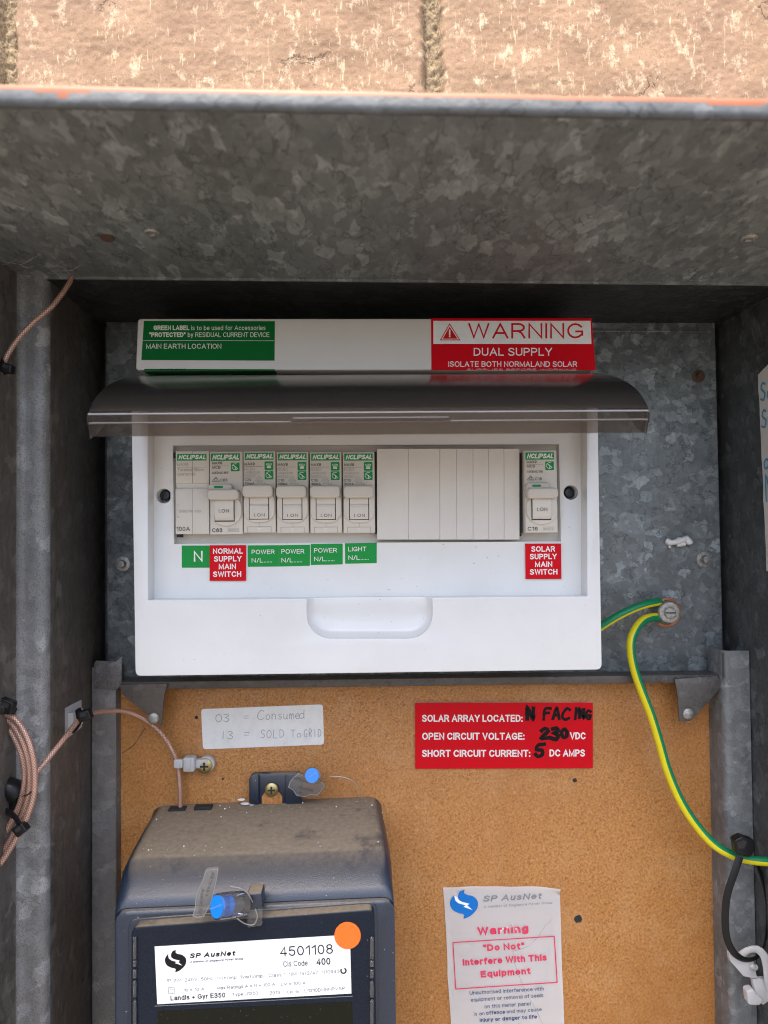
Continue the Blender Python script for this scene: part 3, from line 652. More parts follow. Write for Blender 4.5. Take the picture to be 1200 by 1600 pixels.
# screws in the plate
def bolt(xp, yp, Y, r, mname='zinc', tip=1.2, parent=None, cross=False, h=1.6):
    bm = bmesh.new(); c = U(xp, yp, Y)
    lathe(bm, c, (0, -1, 0), [(r, -.2), (r, .5), (r * .55, .7), (r * .5, 1.2 + tip * .3), (r * .42, .9 + tip), (r * .2, 1 + tip), (.05, 1 + tip)] if not cross else [(r, -.2), (r, h * .45), (r * .8, h * .8), (r * .45, h), (.05, h)])
    o = finish(bm, 'screw', M[mname], parent)
    if cross:
        bm = bmesh.new(); a = r * .55; t = r * .13
        for sx, sz in ((a, t), (t, a)):
            add_box(bm, c.x / MM - sx, c.x / MM + sx, Y - h - .06 - (.01 if sx > sz else 0), Y - h + .05, c.z / MM - sz, c.z / MM + sz)
        finish(bm, 'slot', M['recess_shade'], o)
    return o
bolt(1091, 588, 72, 4.2, 'rust', 3.5, box); bolt(1100, 874, 72, 5, 'zinc', 3.5, box); bolt(192, 881, 72, 4.6, 'zinc', 3, box)

# ------------------------------------------------------------------ meter board
bd = thing('meter_board', U(660, 1700, 66), 'orange brown particle board backing panel below the white switchboard', 'board')
bm = bmesh.new(); add_prism(bm, [U(188, 1072, 66), U(1127, 1061, 66), U(1134, 1740, 66), U(188, 1740, 66)], 6, .5)
finish(bm, 'panel', M['board'], bd)
for xp, yp, r in ((903, 1436, 2.3), (898, 1219, 1.3), (307, 1121, 1.0), (348, 1217, .6)):
    bm = bmesh.new(); c = U(xp, yp, 66)
    lathe(bm, c, (0, -1, 0), [(r * 1.5, -.2), (r * 1.35, .12), (r * 1.05, .16), (r * .98, .06), (.02, .05)])
    for v in bm.verts: v.co += Vector((noise.noise(v.co / MM * .45), 0, noise.noise(v.co / MM * .45 + Vector((9, 0, 0))))) * .5 * r * MM
    for f in bm.faces:
        if (f.calc_center_median() - c).xz.length < r * 1.05 * MM and len(f.verts) < 5 and f.calc_center_median().y < 66.02 * MM or len(f.verts) > 5: f.material_index = 1
    finish(bm, 'screw_hole', [M['board'], M['recess_shade']], bd)
bm = bmesh.new(); ik = Ink(pxmap(66, .08))
ik.line([(191, 1177), (199, 1172), (208, 1165), (214, 1158), (220, 1149), (227, 1137)], 1.5, rag=.5)
ik.done('crack', M['rust'], bd)

# ------------------------------------------------------------------ distribution board
db = thing('distribution_board', U(572, 1050, 60), 'white plastic switchboard enclosure with its smoked cover flipped up', 'switchboard')
bm = bmesh.new(); outl = quad_round([(205, 602), (933, 602), (940, 1046), (212, 1056)], 9, 5)
add_prism(bm, px(outl, 0), 72)
body = finish(bm, 'enclosure', M['white'], db)
def cutter(rings):
    b = bmesh.new(); loft(b, rings); return finish(b, 'cut', M['white'])
cuts = []
rec = [(230.5, 540), (917, 540), (918, 932), (231, 938)]
cuts.append(cutter([px(rec, -20), [p + V(0, 32, 0) for p in px(rec, -20)]]) if 0 else cutter([px(rec, 0) if 0 else [U(a, b, 0) - V(0, 5, 0) for a, b in rec], [U(a, b, 0) + V(0, 12, 0) for a, b in rec]]))
opn = [(270, 696), (873.5, 694), (876.5, 846), (272, 850)]
cuts.append(cutter([[U(a, b, 12) - V(0, 3, 0) for a, b in opn], [U(a, b, 12) + V(0, 32, 0) for a, b in opn]]))
for cx, cy in ((256, 775), (892, 769.5)):
    c = U(cx, cy, 12); cuts.append(cutter([[c + V(4.1 * math.cos(t), dy, 4.1 * math.sin(t)) for t in [2 * math.pi * k / 28 for k in range(28)]] for dy in (-4, 11)]))
rg = []
for k in range(9):   # scooped finger dish
    t = k / 8; dep = -2 + 9 * t; q = max(0, dep / 7); s = 1 - (1 - math.sqrt(max(0, 1 - q * q))) * 1.0
    ins = 26 * (1 - s) ** 1.0
    rg.append([U(a, b, 0) + V(0, dep, 0) for a, b in rrect(479 + ins, 902, 676 - ins, 998 - ins, 38 - ins * .6, 8)])
cuts.append(cutter(rg))
boolean(body, cuts, .7, 3)
# screws deep in the two holes
for cx, cy in ((259, 774), (888.5, 770)):
    c = U(cx, cy, 20); bm = bmesh.new(); lathe(bm, c, (0, -1, 0), [(3.0, -1), (3.0, 1), (2.4, 1.8), (1, 2), (.9, 1.2), (.05, 1.1)]); finish(bm, 'screw', M['dark_steel'], db)
# top cap
bm = bmesh.new()
fr = quad_round([(215, 497.5), (924, 497.5), (931.5, 578.5), (211.5, 578.5)], 6, 4)
add_prism(bm, [U(a, b, 10 - 6 * (b - 498) / 80) for a, b in fr], 60, 1.0, 3, back=[Vector((U(a, b, 10 - 6 * (b - 498) / 80).x, .072, U(a, b, 10 - 6 * (b - 498) / 80).z)) for a, b in fr])
cap = finish(bm, 'top_cap', M['cream'], db)
# hinge zone under the cap
bm = bmesh.new(); add_prism(bm, px([(240, 584), (912, 584), (912, 612), (240, 612)], 11), 5, .5); finish(bm, 'hinge', M['smoke'], db)
# smoked cover: curved shell, side cheeks and lip
prof = [(14, 87.3), (4, 85.2), (-8, 82.2), (-20, 78.9), (-32, 75.0), (-42, 71.2), (-50, 67.4), (-57, 63.2), (-62.5, 58.8), (-65.8, 55.2), (-67.4, 52.4), (-66.5, 49.6), (-66.8, 49.2), (-65.4, 48.8), (-63.2, 43.4)]
def offs(p, d):
    out = []
    for i, (a, b) in enumerate(p):
        a0, b0 = p[max(0, i - 1)]; a1, b1 = p[min(len(p) - 1, i + 1)]; tx, ty = a1 - a0, b1 - b0; L = math.hypot(tx, ty)
        out.append((a - ty / L * d * -1, b + tx / L * d * -1) if 0 else (a + (-ty / L) * -d, b + (tx / L) * d))
    return out
inner = offs(prof, -1.0) if 0 else [(y + 1.3 if i > 9 else y, z - 1.5 if i <= 9 else z) for i, (y, z) in enumerate(prof)]
CX0, CX1 = -124.0, 130.0
sh = [(CX0 + .0, -1.3), (CX0 + .5, -.5), (CX0 + 1.6, 0), (CX1 - 1.6, 0), (CX1 - .5, -.5), (CX1, -1.3)]
bm = bmesh.new()
loft(bm, [[V(x, y, z + dz) for y, z in prof] + [V(x, y, z + dz * .3) for y, z in reversed(inner)] for x, dz in sh])
cov = finish(bm, 'cover', M['smoke'], db, 40)
for x in (CX0 + .1, CX1 - 1.5):
    bm = bmesh.new(); ch = [(y, z - 1.7) for y, z in prof[:10]]; dn = [(-60.5, 44), (-50, 50), (-30, 63), (-8, 71), (14, 76)]
    add_pts = [V(x, y, z) for y, z in ch + dn]
    loft(bm, [add_pts, [p + V(1.4, 0, 0) for p in add_pts]]); finish(bm, 'cover_cheek', M['smoke'], cov)
bm = bmesh.new(); tube(bm, [V(CX0 + .5, -66.9, 52.9), V(-40, -66.9, 52.9), V(40, -66.9, 52.9), V(CX1 - .5, -66.9, 52.9)], .5, 16, 20); finish(bm, 'edge_highlight', M['painted_glint'], cov, 80)  # pale rod standing in for the sky highlight on the cover's edge
bm = bmesh.new()
for a_, b_, z_ in ((CX0 + 1, -33, 49.0), (-32, 38, 50.6), (39, CX1 - 1, 49.0)): tube(bm, [V(a_, -67.0, z_), V((a_ + b_) / 2, -67.0, z_), V(b_, -67.0, z_)], .2, 10, 20)
finish(bm, 'ridge_highlight', M['painted_glint'], cov, 80)  # thin pale rods painting glints along the step of the lip
# blanking strip
bk = thing('blanking_strip', U(700, 843, 10), 'ribbed cream blanking strip filling the gap between the two groups of breakers', 'blanking strip')
bm = bmesh.new()
for a, b in ((589, 637.6), (638.3, 686.6), (687.3, 713.1), (713.8, 738.6), (739.3, 763.1), (763.8, 787.1), (787.8, 811.5)):
    add_prism(bm, px([(a, 701), (b, 701), (b + .3, 843), (a + .3, 843.2)], 9.5), 6, .12, 1)
finish(bm, 'cover_strip', M['cream'], bk)
bm = bmesh.new(); add_prism(bm, px([(589.2, 701.2), (811.3, 701.2), (811.6, 842.5), (589.5, 842.5)], 9.9), 4); finish(bm, 'backing', M['cream'], bk)

# ------------------------------------------------------------------ breakers (local millimetres, face plane y=0, origin at face bottom middle)
KP = .3532
def lm(cx, y0):
    return lambda x, y, k, off=.1: V((x - cx) * KP, -(off + k * .004), (y0 - y) * KP)
def lprism(bm, pts, cx, y0, yf, th, bev=0, seg=2):
    add_prism(bm, [V((a - cx) * KP, yf, (y0 - b) * KP) for a, b in pts], th, bev, seg)
def icon(ik, x, y, s, kind):
    ik.poly(rrect(x, y, x + s, y + s, 1.2, 2), mi=1)
    if kind == 0:   # hand with a pointing finger in an open ring
        ik.line([(x + s * (.5 + .36 * math.cos(t)), y + s * (.47 + .36 * math.sin(t))) for t in [R(a) for a in range(60, 330, 30)]], .7, 2)
        ik.line([(x + s * .3, y + s * .3), (x + s * .55, y + s * .5), (x + s * .78, y + s * .72)], 1.1, 2); ik.line([(x + s * .55, y + s * .5), (x + s * .5, y + s * .8)], .9, 2)
    else:
        for q in (.2, .36, .5, .64, .8): ik.line([(x + s * q, y + s * (.3 - .1 * (1 - abs(q - .5) * 2))), (x + s * (.5 + (q - .5) * .5), y + s * .66)], .75, 2)
        ik.line([(x + s * .3, y + s * .72), (x + s * .7, y + s * .72)], 1.4, 2)
def brand(ik, x0, y0, x1, y1):
    ik.poly([(x0, y0), (x1, y0), (x1, y1), (x0, y1)], mi=1); ik.k += 1
    ik.text('NCLIPSAL', (x0 + 2, y1 - 2.0), (x1 - 1.5, y1 - 2.0), (y1 - y0) * .66, shear=.28, bold=.035, mi=2)
INK3 = None
def make_rcbo(code, amp, label, full=True):
    t = thing('circuit_breaker', (0, 0, 0), label, 'circuit breaker', 'slim breakers with T marks'); cx, y0 = 406, 833
    bm = bmesh.new(); lprism(bm, [(381.2, 706), (430.8, 706), (430.8, 833), (381.2, 833)], cx, y0, 0, 34, .45)
    lprism(bm, [(381.6, 758), (430.4, 758), (430.4, 832.6), (381.6, 832.6)], cx, y0, -.35, 2, .3)
    finish(bm, 'body', M['beige'], t)
    # round cheeks either side of the toggle
    bm = bmesh.new(); c = [(x, y) for x, y in circle(406, 792, 26.5, 27, 40) if True]
    c = [(max(382, min(430, x)), max(770, min(817, y))) for x, y in c]
    lprism(bm, c, cx, y0, -2.4, 2.6, .7, 2); gd = finish(bm, 'toggle_guard', M['beige'], t)
    bm = bmesh.new(); lprism(bm, [(390.5, 770), (421.5, 770), (421.5, 812.5), (390.5, 812.5)], cx, y0, -2.5, .3); finish(bm, 'toggle_slot_shade', M['recess_shade'], t)  # dark sheet standing in for the shadow around the toggle
    bm = bmesh.new()
    lprism(bm, [(391.6, 772), (420.4, 772), (420.4, 789), (391.6, 789)], cx, y0, -2.7, 1, .2)
    lprism(bm, [(391.6, 789), (420.4, 789), (420.4, 811.5), (391.6, 811.5)], cx, y0, -3.3, 1, .35)
    tg = finish(bm, 'toggle', M['beige'], t)
    bm = bmesh.new(); lprism(bm, rrect(382.3, 759.5, 428.5, 778.5, 6, 5), cx, y0, -7.5, 7.5, 1.1, 4); finish(bm, 'toggle_lever', M['beige2'], t)
    ik = Ink(lambda x, y, k: V((x - cx) * KP, -(3.36 + k * .004), (y0 - y) * KP)); ik.text('I.ON', (398.5, 808), (415, 808), 5.0, bold=.01, space=1.8)
    ik.line([(392, 791), (420, 791)], .5, 1); ik.done('lettering', [M['grey_ink'], M['faint_ink']], tg)
    ik = Ink(lm(cx, y0)); brand(ik, 383.5, 708.5, 428, 719.5)
    ik.text('MAX9', (382.8, 728), (398.8, 728), 4.4, bold=.02); ik.line([(382.8, 729.8), (411, 729.8)], .45)
    ik.text('RCBO', (382.8, 736), (399, 736), 4.4, mi=3); ik.text(code, (382.8, 741), (406.5, 741), 3.6, mi=3)
    ik.rect(382.8, 742.3, 394.3, 746.6, .35, 3); ik.text('6000', (383.8, 745.9), (393.3, 745.9), 2.7, mi=3); ik.rect(395.2, 742.3, 400.6, 746.6, .35, 3); ik.text('3', (396.8, 745.9), (398.8, 745.9), 2.7, mi=3)
    ik.text(amp, (382.8, 752.4), (393.2, 752.4), 4.2, bold=.012); ik.text('30mA', (382.8, 758.2), (398.3, 758.2), 4.2, bold=.012)
    ik.line([(399.5, 751.5), (405, 744), (410.8, 751.5), (399.5, 751.5)], .6, 3); ik.line([(403, 748.6), (404.8, 750.4), (408, 746.6)], .6, 3)
    ik.rect(402.5, 753.2, 410.3, 758.3, .5, 3); ik.line([(403.5, 756), (405, 755), (407, 756.6), (409.4, 755.2)], .5, 3); ik.text('A', (412, 758.2), (415.6, 758.2), 3.8, mi=3)
    icon(ik, 414, 722, 13.6, 1); icon(ik, 414, 736.6, 13.6, 0)
    ik.done('lettering', [M['grey_ink'], M['logo_green'], M['white_ink'], M['faint_ink']], t)
    ik = Ink(lambda x, y, k: V((x - cx) * KP, -(.47 + k * .004), (y0 - y) * KP))
    ik.line([(406, 812), (406, 823.4)], .5); ik.line([(387.5, 832.5), (387.5, 823.6), (423.7, 823.6), (423.7, 832.5)], .7)
    ik.text('T', (402, 831), (409, 831), 5, mi=1); ik.done('moulding_line', [M['faint_ink'], M['white_ink']], t)
    return t
def place(t, xl, xr, yb, Y):
    p = U((xl + xr) / 2, yb, Y); t.location = p
amps = [('MXRR3120', 'C20', 'slim circuit breaker rated C20 directly right of the C63 main switch'),
        ('MX9R3116', 'C16', 'C16 circuit breaker between the C20 breaker and another C16, above the second POWER sticker'),
        ('MX9R3116', 'C16', 'C16 circuit breaker above the third POWER sticker, left of the C10 one'),
        ('MX9R3110', 'C10', 'slim circuit breaker rated C10 at the end of the row, above the LIGHT sticker')]
spots = [(381, 431, 832.5, 7.5), (432.5, 483, 833, 8.3), (484.5, 535, 833, 8.6), (536.5, 586.5, 833, 8.6)]
protos = {}
for (code, amp, lb), (a, b, y, Y) in zip(amps, spots):
    if (code, amp) in protos:
        src = protos[(code, amp)]; t = src.copy(); COL.objects.link(t); t['label'] = lb
        for ch in src.children:
            q = ch.copy(); COL.objects.link(q); q.parent = t
            for g_ in ch.children: h_ = g_.copy(); COL.objects.link(h_); h_.parent = q
    else:
        t = protos[(code, amp)] = make_rcbo(code, amp, lb)
    place(t, a, b, y, Y)
def make_mcb(amp, code, label):
    t = thing('main_switch', (0, 0, 0), label, 'main switch', 'main switches with a green bar'); cx, y0 = 353.7, 835
    bm = bmesh.new(); lprism(bm, [(328.2, 706), (379.2, 706), (379.2, 835), (328.2, 835)], cx, y0, 0, 34, .45)
    lprism(bm, [(328.8, 767), (378.8, 767), (378.8, 834.6), (328.8, 834.6)], cx, y0, -.35, 2, .3); finish(bm, 'body', M['beige'], t)
    bm = bmesh.new(); c = [(max(329.5, min(378, x)), max(758, y)) for x, y in circle(353.7, 797, 25.5, 25.5, 44)]
    lprism(bm, c, cx, y0, -2.2, 2.4, .8, 3); finish(bm, 'toggle_guard', M['beige'], t)
    bm = bmesh.new(); lprism(bm, [(336.8, 772), (367.5, 772), (367.5, 815.3), (336.8, 815.3)], cx, y0, -2.35, .4); finish(bm, 'toggle_slot_shade', M['recess_shade'], t)  # dark sheet in place of a shadowed slot behind the toggle
    bm = bmesh.new(); rr = [[V((x - cx) * KP, yf, (y0 - y) * KP) for y, yf in ((772, -2.0), (778, -3.6), (786, -4.4), (796, -4.7), (806, -4.2), (812, -3.2), (814.6, -1.8))] + [V((x - cx) * KP, -1, (y0 - 772) * KP), V((x - cx) * KP, -1, (y0 - 814.6) * KP)][::-1] for x in (338, 366.4)]
    loft(bm, rr); tg = finish(bm, 'toggle', M['beige'], t, 50)
    bm = bmesh.new(); lprism(bm, rrect(328, 757, 365, 776, 5, 5), cx, y0, -4.5, 4.5, .8, 3); lprism(bm, rrect(328, 765.5, 376, 782, 6, 5), cx, y0, -7.5, 7.5, 1.1, 4)
    lv = finish(bm, 'toggle_lever', M['beige2'], t)
    ik = Ink(lambda x, y, k: V((x - cx) * KP, -(4.62 + k * .004), (y0 - y) * KP)); ik.poly(rrect(337, 760.2, 351.2, 763.6, 1.6, 3)); ik.done('indicator', M['logo_green'], lv)
    ik = Ink(lambda x, y, k: V((x - cx) * KP, -(4.85 + k * .004), (y0 - y) * KP)); ik.text('I.ON', (344.5, 801.5), (360, 801.5), 5.6, bold=.005, space=1.8); ik.done('lettering', M['grey_ink'], tg)
    ik = Ink(lm(cx, y0)); brand(ik, 330, 709, 375, 720.5)
    ik.text('MAX9', (332, 726), (347.5, 726), 4.4, bold=.02); ik.line([(332, 728.2), (358, 728.2)], .45, 3); ik.text('MCB', (332, 732.8), (345, 732.8), 4.4, bold=.012)
    ik.text(code, (332, 741), (357, 741), 3.8, bold=.01); icon(ik, 361, 723.5, 13.5, 0)
    ik.line([(332, 752.4), (337.8, 745.6), (343.4, 752.4), (332, 752.4)], .7); ik.line(circle(337.7, 750, 1.9, 1.9, 12) + [circle(337.7, 750, 1.9, 1.9, 12)[0]], .6); ik.text(amp, (344.5, 752.6), (355.5, 752.6), 4.4, bold=.01)
    ik.done('lettering', [M['grey_ink'], M['logo_green'], M['white_ink'], M['faint_ink']], t)
    ik = Ink(lambda x, y, k: V((x - cx) * KP, -(.47 + k * .004), (y0 - y) * KP)); ik.text(amp, (331.5, 831.5), (347.5, 831.5), 6.2, bold=.02)
    ik.rect(356.3, 825.8, 366.8, 831, .35, 1); ik.text('6000', (357, 830.2), (366, 830.2), 3.2, mi=1); ik.rect(368, 825.8, 373, 831, .35, 1); ik.text('3', (369.5, 830.2), (371.5, 830.2), 3.2, mi=1)
    ik.done('rating_lettering', [M['grey_ink'], M['faint_ink']], t)
    return t
place(make_mcb('C63', 'MX9MC163', 'C63 main switch above the red NORMAL SUPPLY plate'), 328, 380, 835, 8)
place(make_mcb('C16', 'MX9MC116', 'C16 main switch standing alone at the far end above the red SOLAR SUPPLY plate'), 820, 872.5, 832.5, 6)
# terminal block
t = thing('terminal_block', (0, 0, 0), 'cream terminal block marked 100A at the start of the row', 'terminal block'); cx, y0 = 301, 834
bm = bmesh.new(); lprism(bm, [(275.3, 705), (301, 705), (301, 755.5), (275.3, 755.5)], cx, y0, 0, 34, .3); lprism(bm, [(301.2, 705), (326.7, 705), (326.7, 755.5), (301.2, 755.5)], cx, y0, 0, 34, .3)
lprism(bm, [(275.3, 763.5), (301, 763.5), (301, 834), (275.3, 834)], cx, y0, -.8, 34, .3); lprism(bm, [(301.2, 763.5), (326.7, 763.5), (326.7, 834), (301.2, 834)], cx, y0, -.8, 34, .3)
lprism(bm, [(275.8, 754), (326.2, 754), (326.2, 765), (275.8, 765)], cx, y0, .7, 30, .2); finish(bm, 'body', M['beige'], t)
ik = Ink(lm(cx, y0)); brand(ik, 277.5, 709.5, 323, 719.8); ik.text('MAX9', (278, 728), (294.5, 728), 4.6, mi=3); ik.line([(277.5, 730.3), (324, 730.3)], .4, 3)
ik.text('Terminal Block', (278, 736.5), (319.5, 736.5), 4.6, mi=3); ik.text('MX9TB1100', (278, 743.3), (305.5, 743.3), 4, mi=3)
ik.done('lettering', [M['grey_ink'], M['logo_green'], M['white_ink'], M['faint_ink']], t)
ik = Ink(lambda x, y, k: V((x - cx) * KP, -(.92 + k * .004), (y0 - y) * KP)); ik.line([(279, 788.5), (277.5, 788.5), (277.5, 808), (279, 808)], .5); ik.text('1', (279.3, 791), (280.2, 791), 3); ik.text('2', (279, 808.5), (280.8, 808.5), 3)
ik.text('Solid link only', (280.6, 800.5), (314.5, 800.5), 4.3); ik.text('100A', (276.6, 829), (297.5, 829), 6.6, bold=.01, mi=1); ik.done('rating_lettering', [M['faint_ink'], M['grey_ink']], t)
place(t, 275, 327, 834.5, 8)
for q_ in ([(266, 690), (880, 690), (880, 852), (266, 852)],):
    bm = bmesh.new(); add_prism(bm, px(q_, 17.5), 2); finish(bm, 'inner_tray', M['cream'], db)
for q_ in ([(585, 706), (588.6, 706), (588.8, 834), (585.2, 834)], [(271.5, 707), (275, 707), (275, 715), (271.5, 715)], [(276, 834), (283, 834), (283, 839.5), (276, 839.5)], [(811.8, 708), (814.5, 708), (815, 838), (812.4, 838)]):
    bm = bmesh.new(); add_prism(bm, px(q_, 11.2), 5); finish(bm, 'side_gap_shade', M['recess_shade'], db)  # dark strips painting the shade between breakers and opening

# ------------------------------------------------------------------ labels and plates
def plate(name, corners, Y, th, mats, label, cat, group=None, rad=0, bev=.1, edge=None):
    t = thing(name, U(*((Vector(corners[2]) + Vector(corners[3])) / 2), Y), label, cat, group)
    bm = bmesh.new(); pts = quad_round(corners, rad, 3) if rad else corners
    add_prism(bm, px(pts, Y - th), th - .02, bev, 1)
    if edge:
        for f in bm.faces:
            if f.calc_center_median().y > (Y - th + .05) * MM or abs(f.normal.y) < .5: f.material_index = 1
    finish(bm, 'plate', mats, t, 0); return t
# cap labels (the cap leans back: map by height)
def capY(y): return 10 - 6 * (y - 498) / 80
def capmap(off): return lambda x, y, k: U(x, y, capY(y)) - V(0, off + k * .004, 0)
def cap_label(name, corners, mats, label, cat):
    t = thing(name, U(*corners[3], 4), label, cat); bm = bmesh.new()
    f = [U(a, b, capY(b)) - V(0, .15, 0) for a, b in corners]; add_prism(bm, f, .14); finish(bm, 'sheet', mats, t, 0); return t
t = cap_label('green_label', [(225, 501.5), (429.5, 502), (429, 563.5), (221, 562.5)], M['green'], 'long green sticker reading MAIN EARTH LOCATION on the top of the switchboard', 'label')
ik = Ink(capmap(.2)); ik.text('GREEN LABEL', (240, 516), (296, 516), 7.4, bold=.03); ik.text('is to be used for Accessories', (299, 516), (415, 516), 7.2)
ik.text('"PROTECTED"', (233.5, 526.8), (290, 526.8), 7.4, bold=.03); ik.text('by RESIDUAL CURRENT DEVICE', (293.5, 526.8), (421, 526.8), 7.4)
ik.line([(224, 532), (428, 532.6)], .6); ik.text('MAIN EARTH LOCATION', (228.5, 545), (346, 545), 7.8, bold=.004); ik.done('lettering', M['pale_ink'], t)
t = thing('green_strip', U(330, 580, 4), 'dark green sticker wrapped under the lower edge of the cap, beneath the earth label', 'label')
bm = bmesh.new(); q = [U(226, 576.5, capY(576.5)) - V(0, .16, 0), U(429, 577, capY(577)) - V(0, .16, 0), U(430, 579, 3.8) - V(0, .25, .0), U(225, 579, 3.8) - V(0, .25, 0)]
add_prism(bm, q, .14); z_ = min(p.z for p in q) / MM
add_box(bm, q[3].x / MM, q[2].x / MM, 4.6, 16, z_ - .1, z_ + .1); finish(bm, 'sheet', M['green'], t, 0)
ik = Ink(capmap(.3)); ik.text('20/07/2022', (250, 579.2), (290, 579.2), 3.0, bold=.03); ik.done('lettering', M['black_ink'], t)
t = cap_label('warning_label', [(673.5, 497.5), (924.5, 497.5), (930.5, 578.5), (674, 578.5)], M['red'], 'red and white warning sticker reading DUAL SUPPLY on the top of the switchboard', 'sign')
ik = Ink(capmap(.2)); ik.poly([(677, 501.5), (922.5, 501.5), (924, 537.5), (677, 537.5)], 1)
ik.k = 4; ik.poly([(702.5, 505), (719.5, 532), (687, 532)], 2); ik.poly([(702.5, 508), (717, 530.5), (689.5, 530.5)], 1); ik.poly([(702.5, 510.5), (715, 529.4), (691.5, 529.4)], 2)
ik.k = 9; ik.text('!', (701.4, 527), (704.4, 527), 12, bold=.02, mi=0); ik.text('WARNING', (731.5, 529), (911, 529), 24, bold=.000, mi=2)
ik.text('DUAL SUPPLY', (740, 556), (862.5, 556), 12.4, bold=.006); ik.text('ISOLATE BOTH NORMALAND SOLAR', (700.5, 573.3), (901.5, 573.3), 8.6, bold=.006)
ik.text('SUPPLIES BEFORE WORKING', (730, 579.5), (900, 579.5), 3.2); ik.done('lettering', [M['white_ink'], M['sticker'], M['red_ink']], t)
# small labels under the breakers
def small(name, c, mt, lines, label, bold=.004, th=.25, rad=0, edge=False, cat='label', group=None):
    t = plate(name, c, 12, th, [mt, M['white']] if edge else mt, label, cat, group, rad, .08, edge)
    ik = Ink(pxmap(12 - th, .05))
    for (s_, x0, x1, y, h) in lines: ik.text(s_, (x0, y), (x1, y - (x1 - x0) * .01), h, bold=bold)
    ik.done('lettering', M['white_ink'], t)
small('green_label', [(284, 852.5), (327.5, 852.5), (327.5, 887), (284, 887)], M['green2'], [('N', 302.8, 316.8, 877.8, 17)], 'green square sticker with a single large letter N', bold=.008)
small('red_plate', [(327.6, 852), (384.5, 851.8), (384.5, 907.6), (327.3, 907.6)], M['red'], [('NORMAL', 332.8, 379.6, 865.5, 8.6), ('SUPPLY', 334.5, 377.5, 877.6, 8.6), ('MAIN', 341.8, 368.8, 889.5, 8.6), ('SWITCH', 333, 377, 901.5, 8.6)], 'engraved red plate reading NORMAL SUPPLY MAIN SWITCH', bold=.022, th=1.6, edge=True, cat='sign', group='red engraved plates')
small('red_plate', [(820.5, 849.3), (876.8, 849.3), (877.3, 904.6), (821, 904.8)], M['red'], [('SOLAR', 830.2, 867.2, 862.2, 8.6), ('SUPPLY', 828, 870, 874, 8.6), ('MAIN', 836, 863, 886, 8.6), ('SWITCH', 828, 871, 898, 8.6)], 'engraved red plate reading SOLAR SUPPLY MAIN SWITCH', bold=.022, th=1.6, edge=True, cat='sign', group='red engraved plates')
gg = 'green circuit stickers below the breakers'
small('green_label', [(387.2, 852.2), (435.9, 851.9), (435.7, 885.2), (387.2, 885.6)], M['green2'], [('POWER', 393.3, 429, 866, 7), ('N/L......', 393.3, 425, 879, 7)], 'green POWER sticker touching the red NORMAL SUPPLY plate', group=gg)
small('green_label', [(436.1, 851.9), (484.4, 851.2), (484.2, 884), (435.9, 885.2)], M['green2'], [('POWER', 439.8, 475.5, 865.2, 7), ('N/L......', 439.8, 472, 878.8, 7)], 'green POWER sticker joined edge to edge between two other POWER stickers', group=gg)
small('green_label', [(485.4, 850), (535.4, 849.4), (535.4, 881.8), (485.6, 882.8)], M['green2'], [('POWER', 490.8, 526.5, 863.5, 7), ('N/L......', 491, 522.5, 877, 7)], 'green POWER sticker next to the LIGHT sticker, slightly higher than the other two', group=gg)
small('green_label', [(539, 848.9), (588.6, 847.9), (588.6, 879.8), (539.4, 880.8)], M['green2'], [('LIGHT', 544.2, 572.5, 861.5, 7), ('N/L......', 544.5, 576, 875, 7)], 'green LIGHT sticker below the last breaker of the row', group=gg)

# red solar array plate on the board
t = plate('solar_plate', [(648.5, 1098), (926.5, 1097.5), (926.5, 1200.5), (648.5, 1201.5)], 66, 1.6, [M['red'], M['sticker']], 'large red plate about the solar array with black handwritten values on the wooden board', 'sign', edge=True)
ik = Ink(pxmap(64.4, .05)); bo = .02
for s_, x0, x1, y in (('SOLAR ARRAY LOCATED:', 659.5, 816.5, 1127.8), ('OPEN CIRCUIT VOLTAGE:', 659.5, 819.5, 1155.8), ('VDC', 890.5, 915, 1155.2), ('SHORT CIRCUIT CURRENT:', 659.5, 828.5, 1182.6), ('DC AMPS', 858.5, 914, 1182)):
    ik.text(s_, (x0, y), (x1, y), 11, bold=bo)
ik.done('lettering', M['white_ink'], t)
ik = Ink(pxmap(64.4, .10)); ik.k = 2
hand(ik, 'N', 822.5, 1124, 18, 6, cw=.75); hand(ik, 'FACI', 848, 1124, 17.5, 4.6, adv=.84, slant=.1, cw=.72); hand(ik, 'N', 904, 1122, 14, 5, cw=.7); hand(ik, 'G', 915, 1123, 13, 4.2, cw=.7)
hand(ik, '2', 844, 1154.5, 16, 6.2, cw=.95); hand(ik, '3', 862, 1155, 18, 6.4, cw=.7); hand(ik, '0', 877, 1152.5, 13, 6, cw=.75); hand(ik, '5', 835, 1182.5, 19.5, 5.6, cw=.85)
ik.done('handwriting', M['marker'], t)
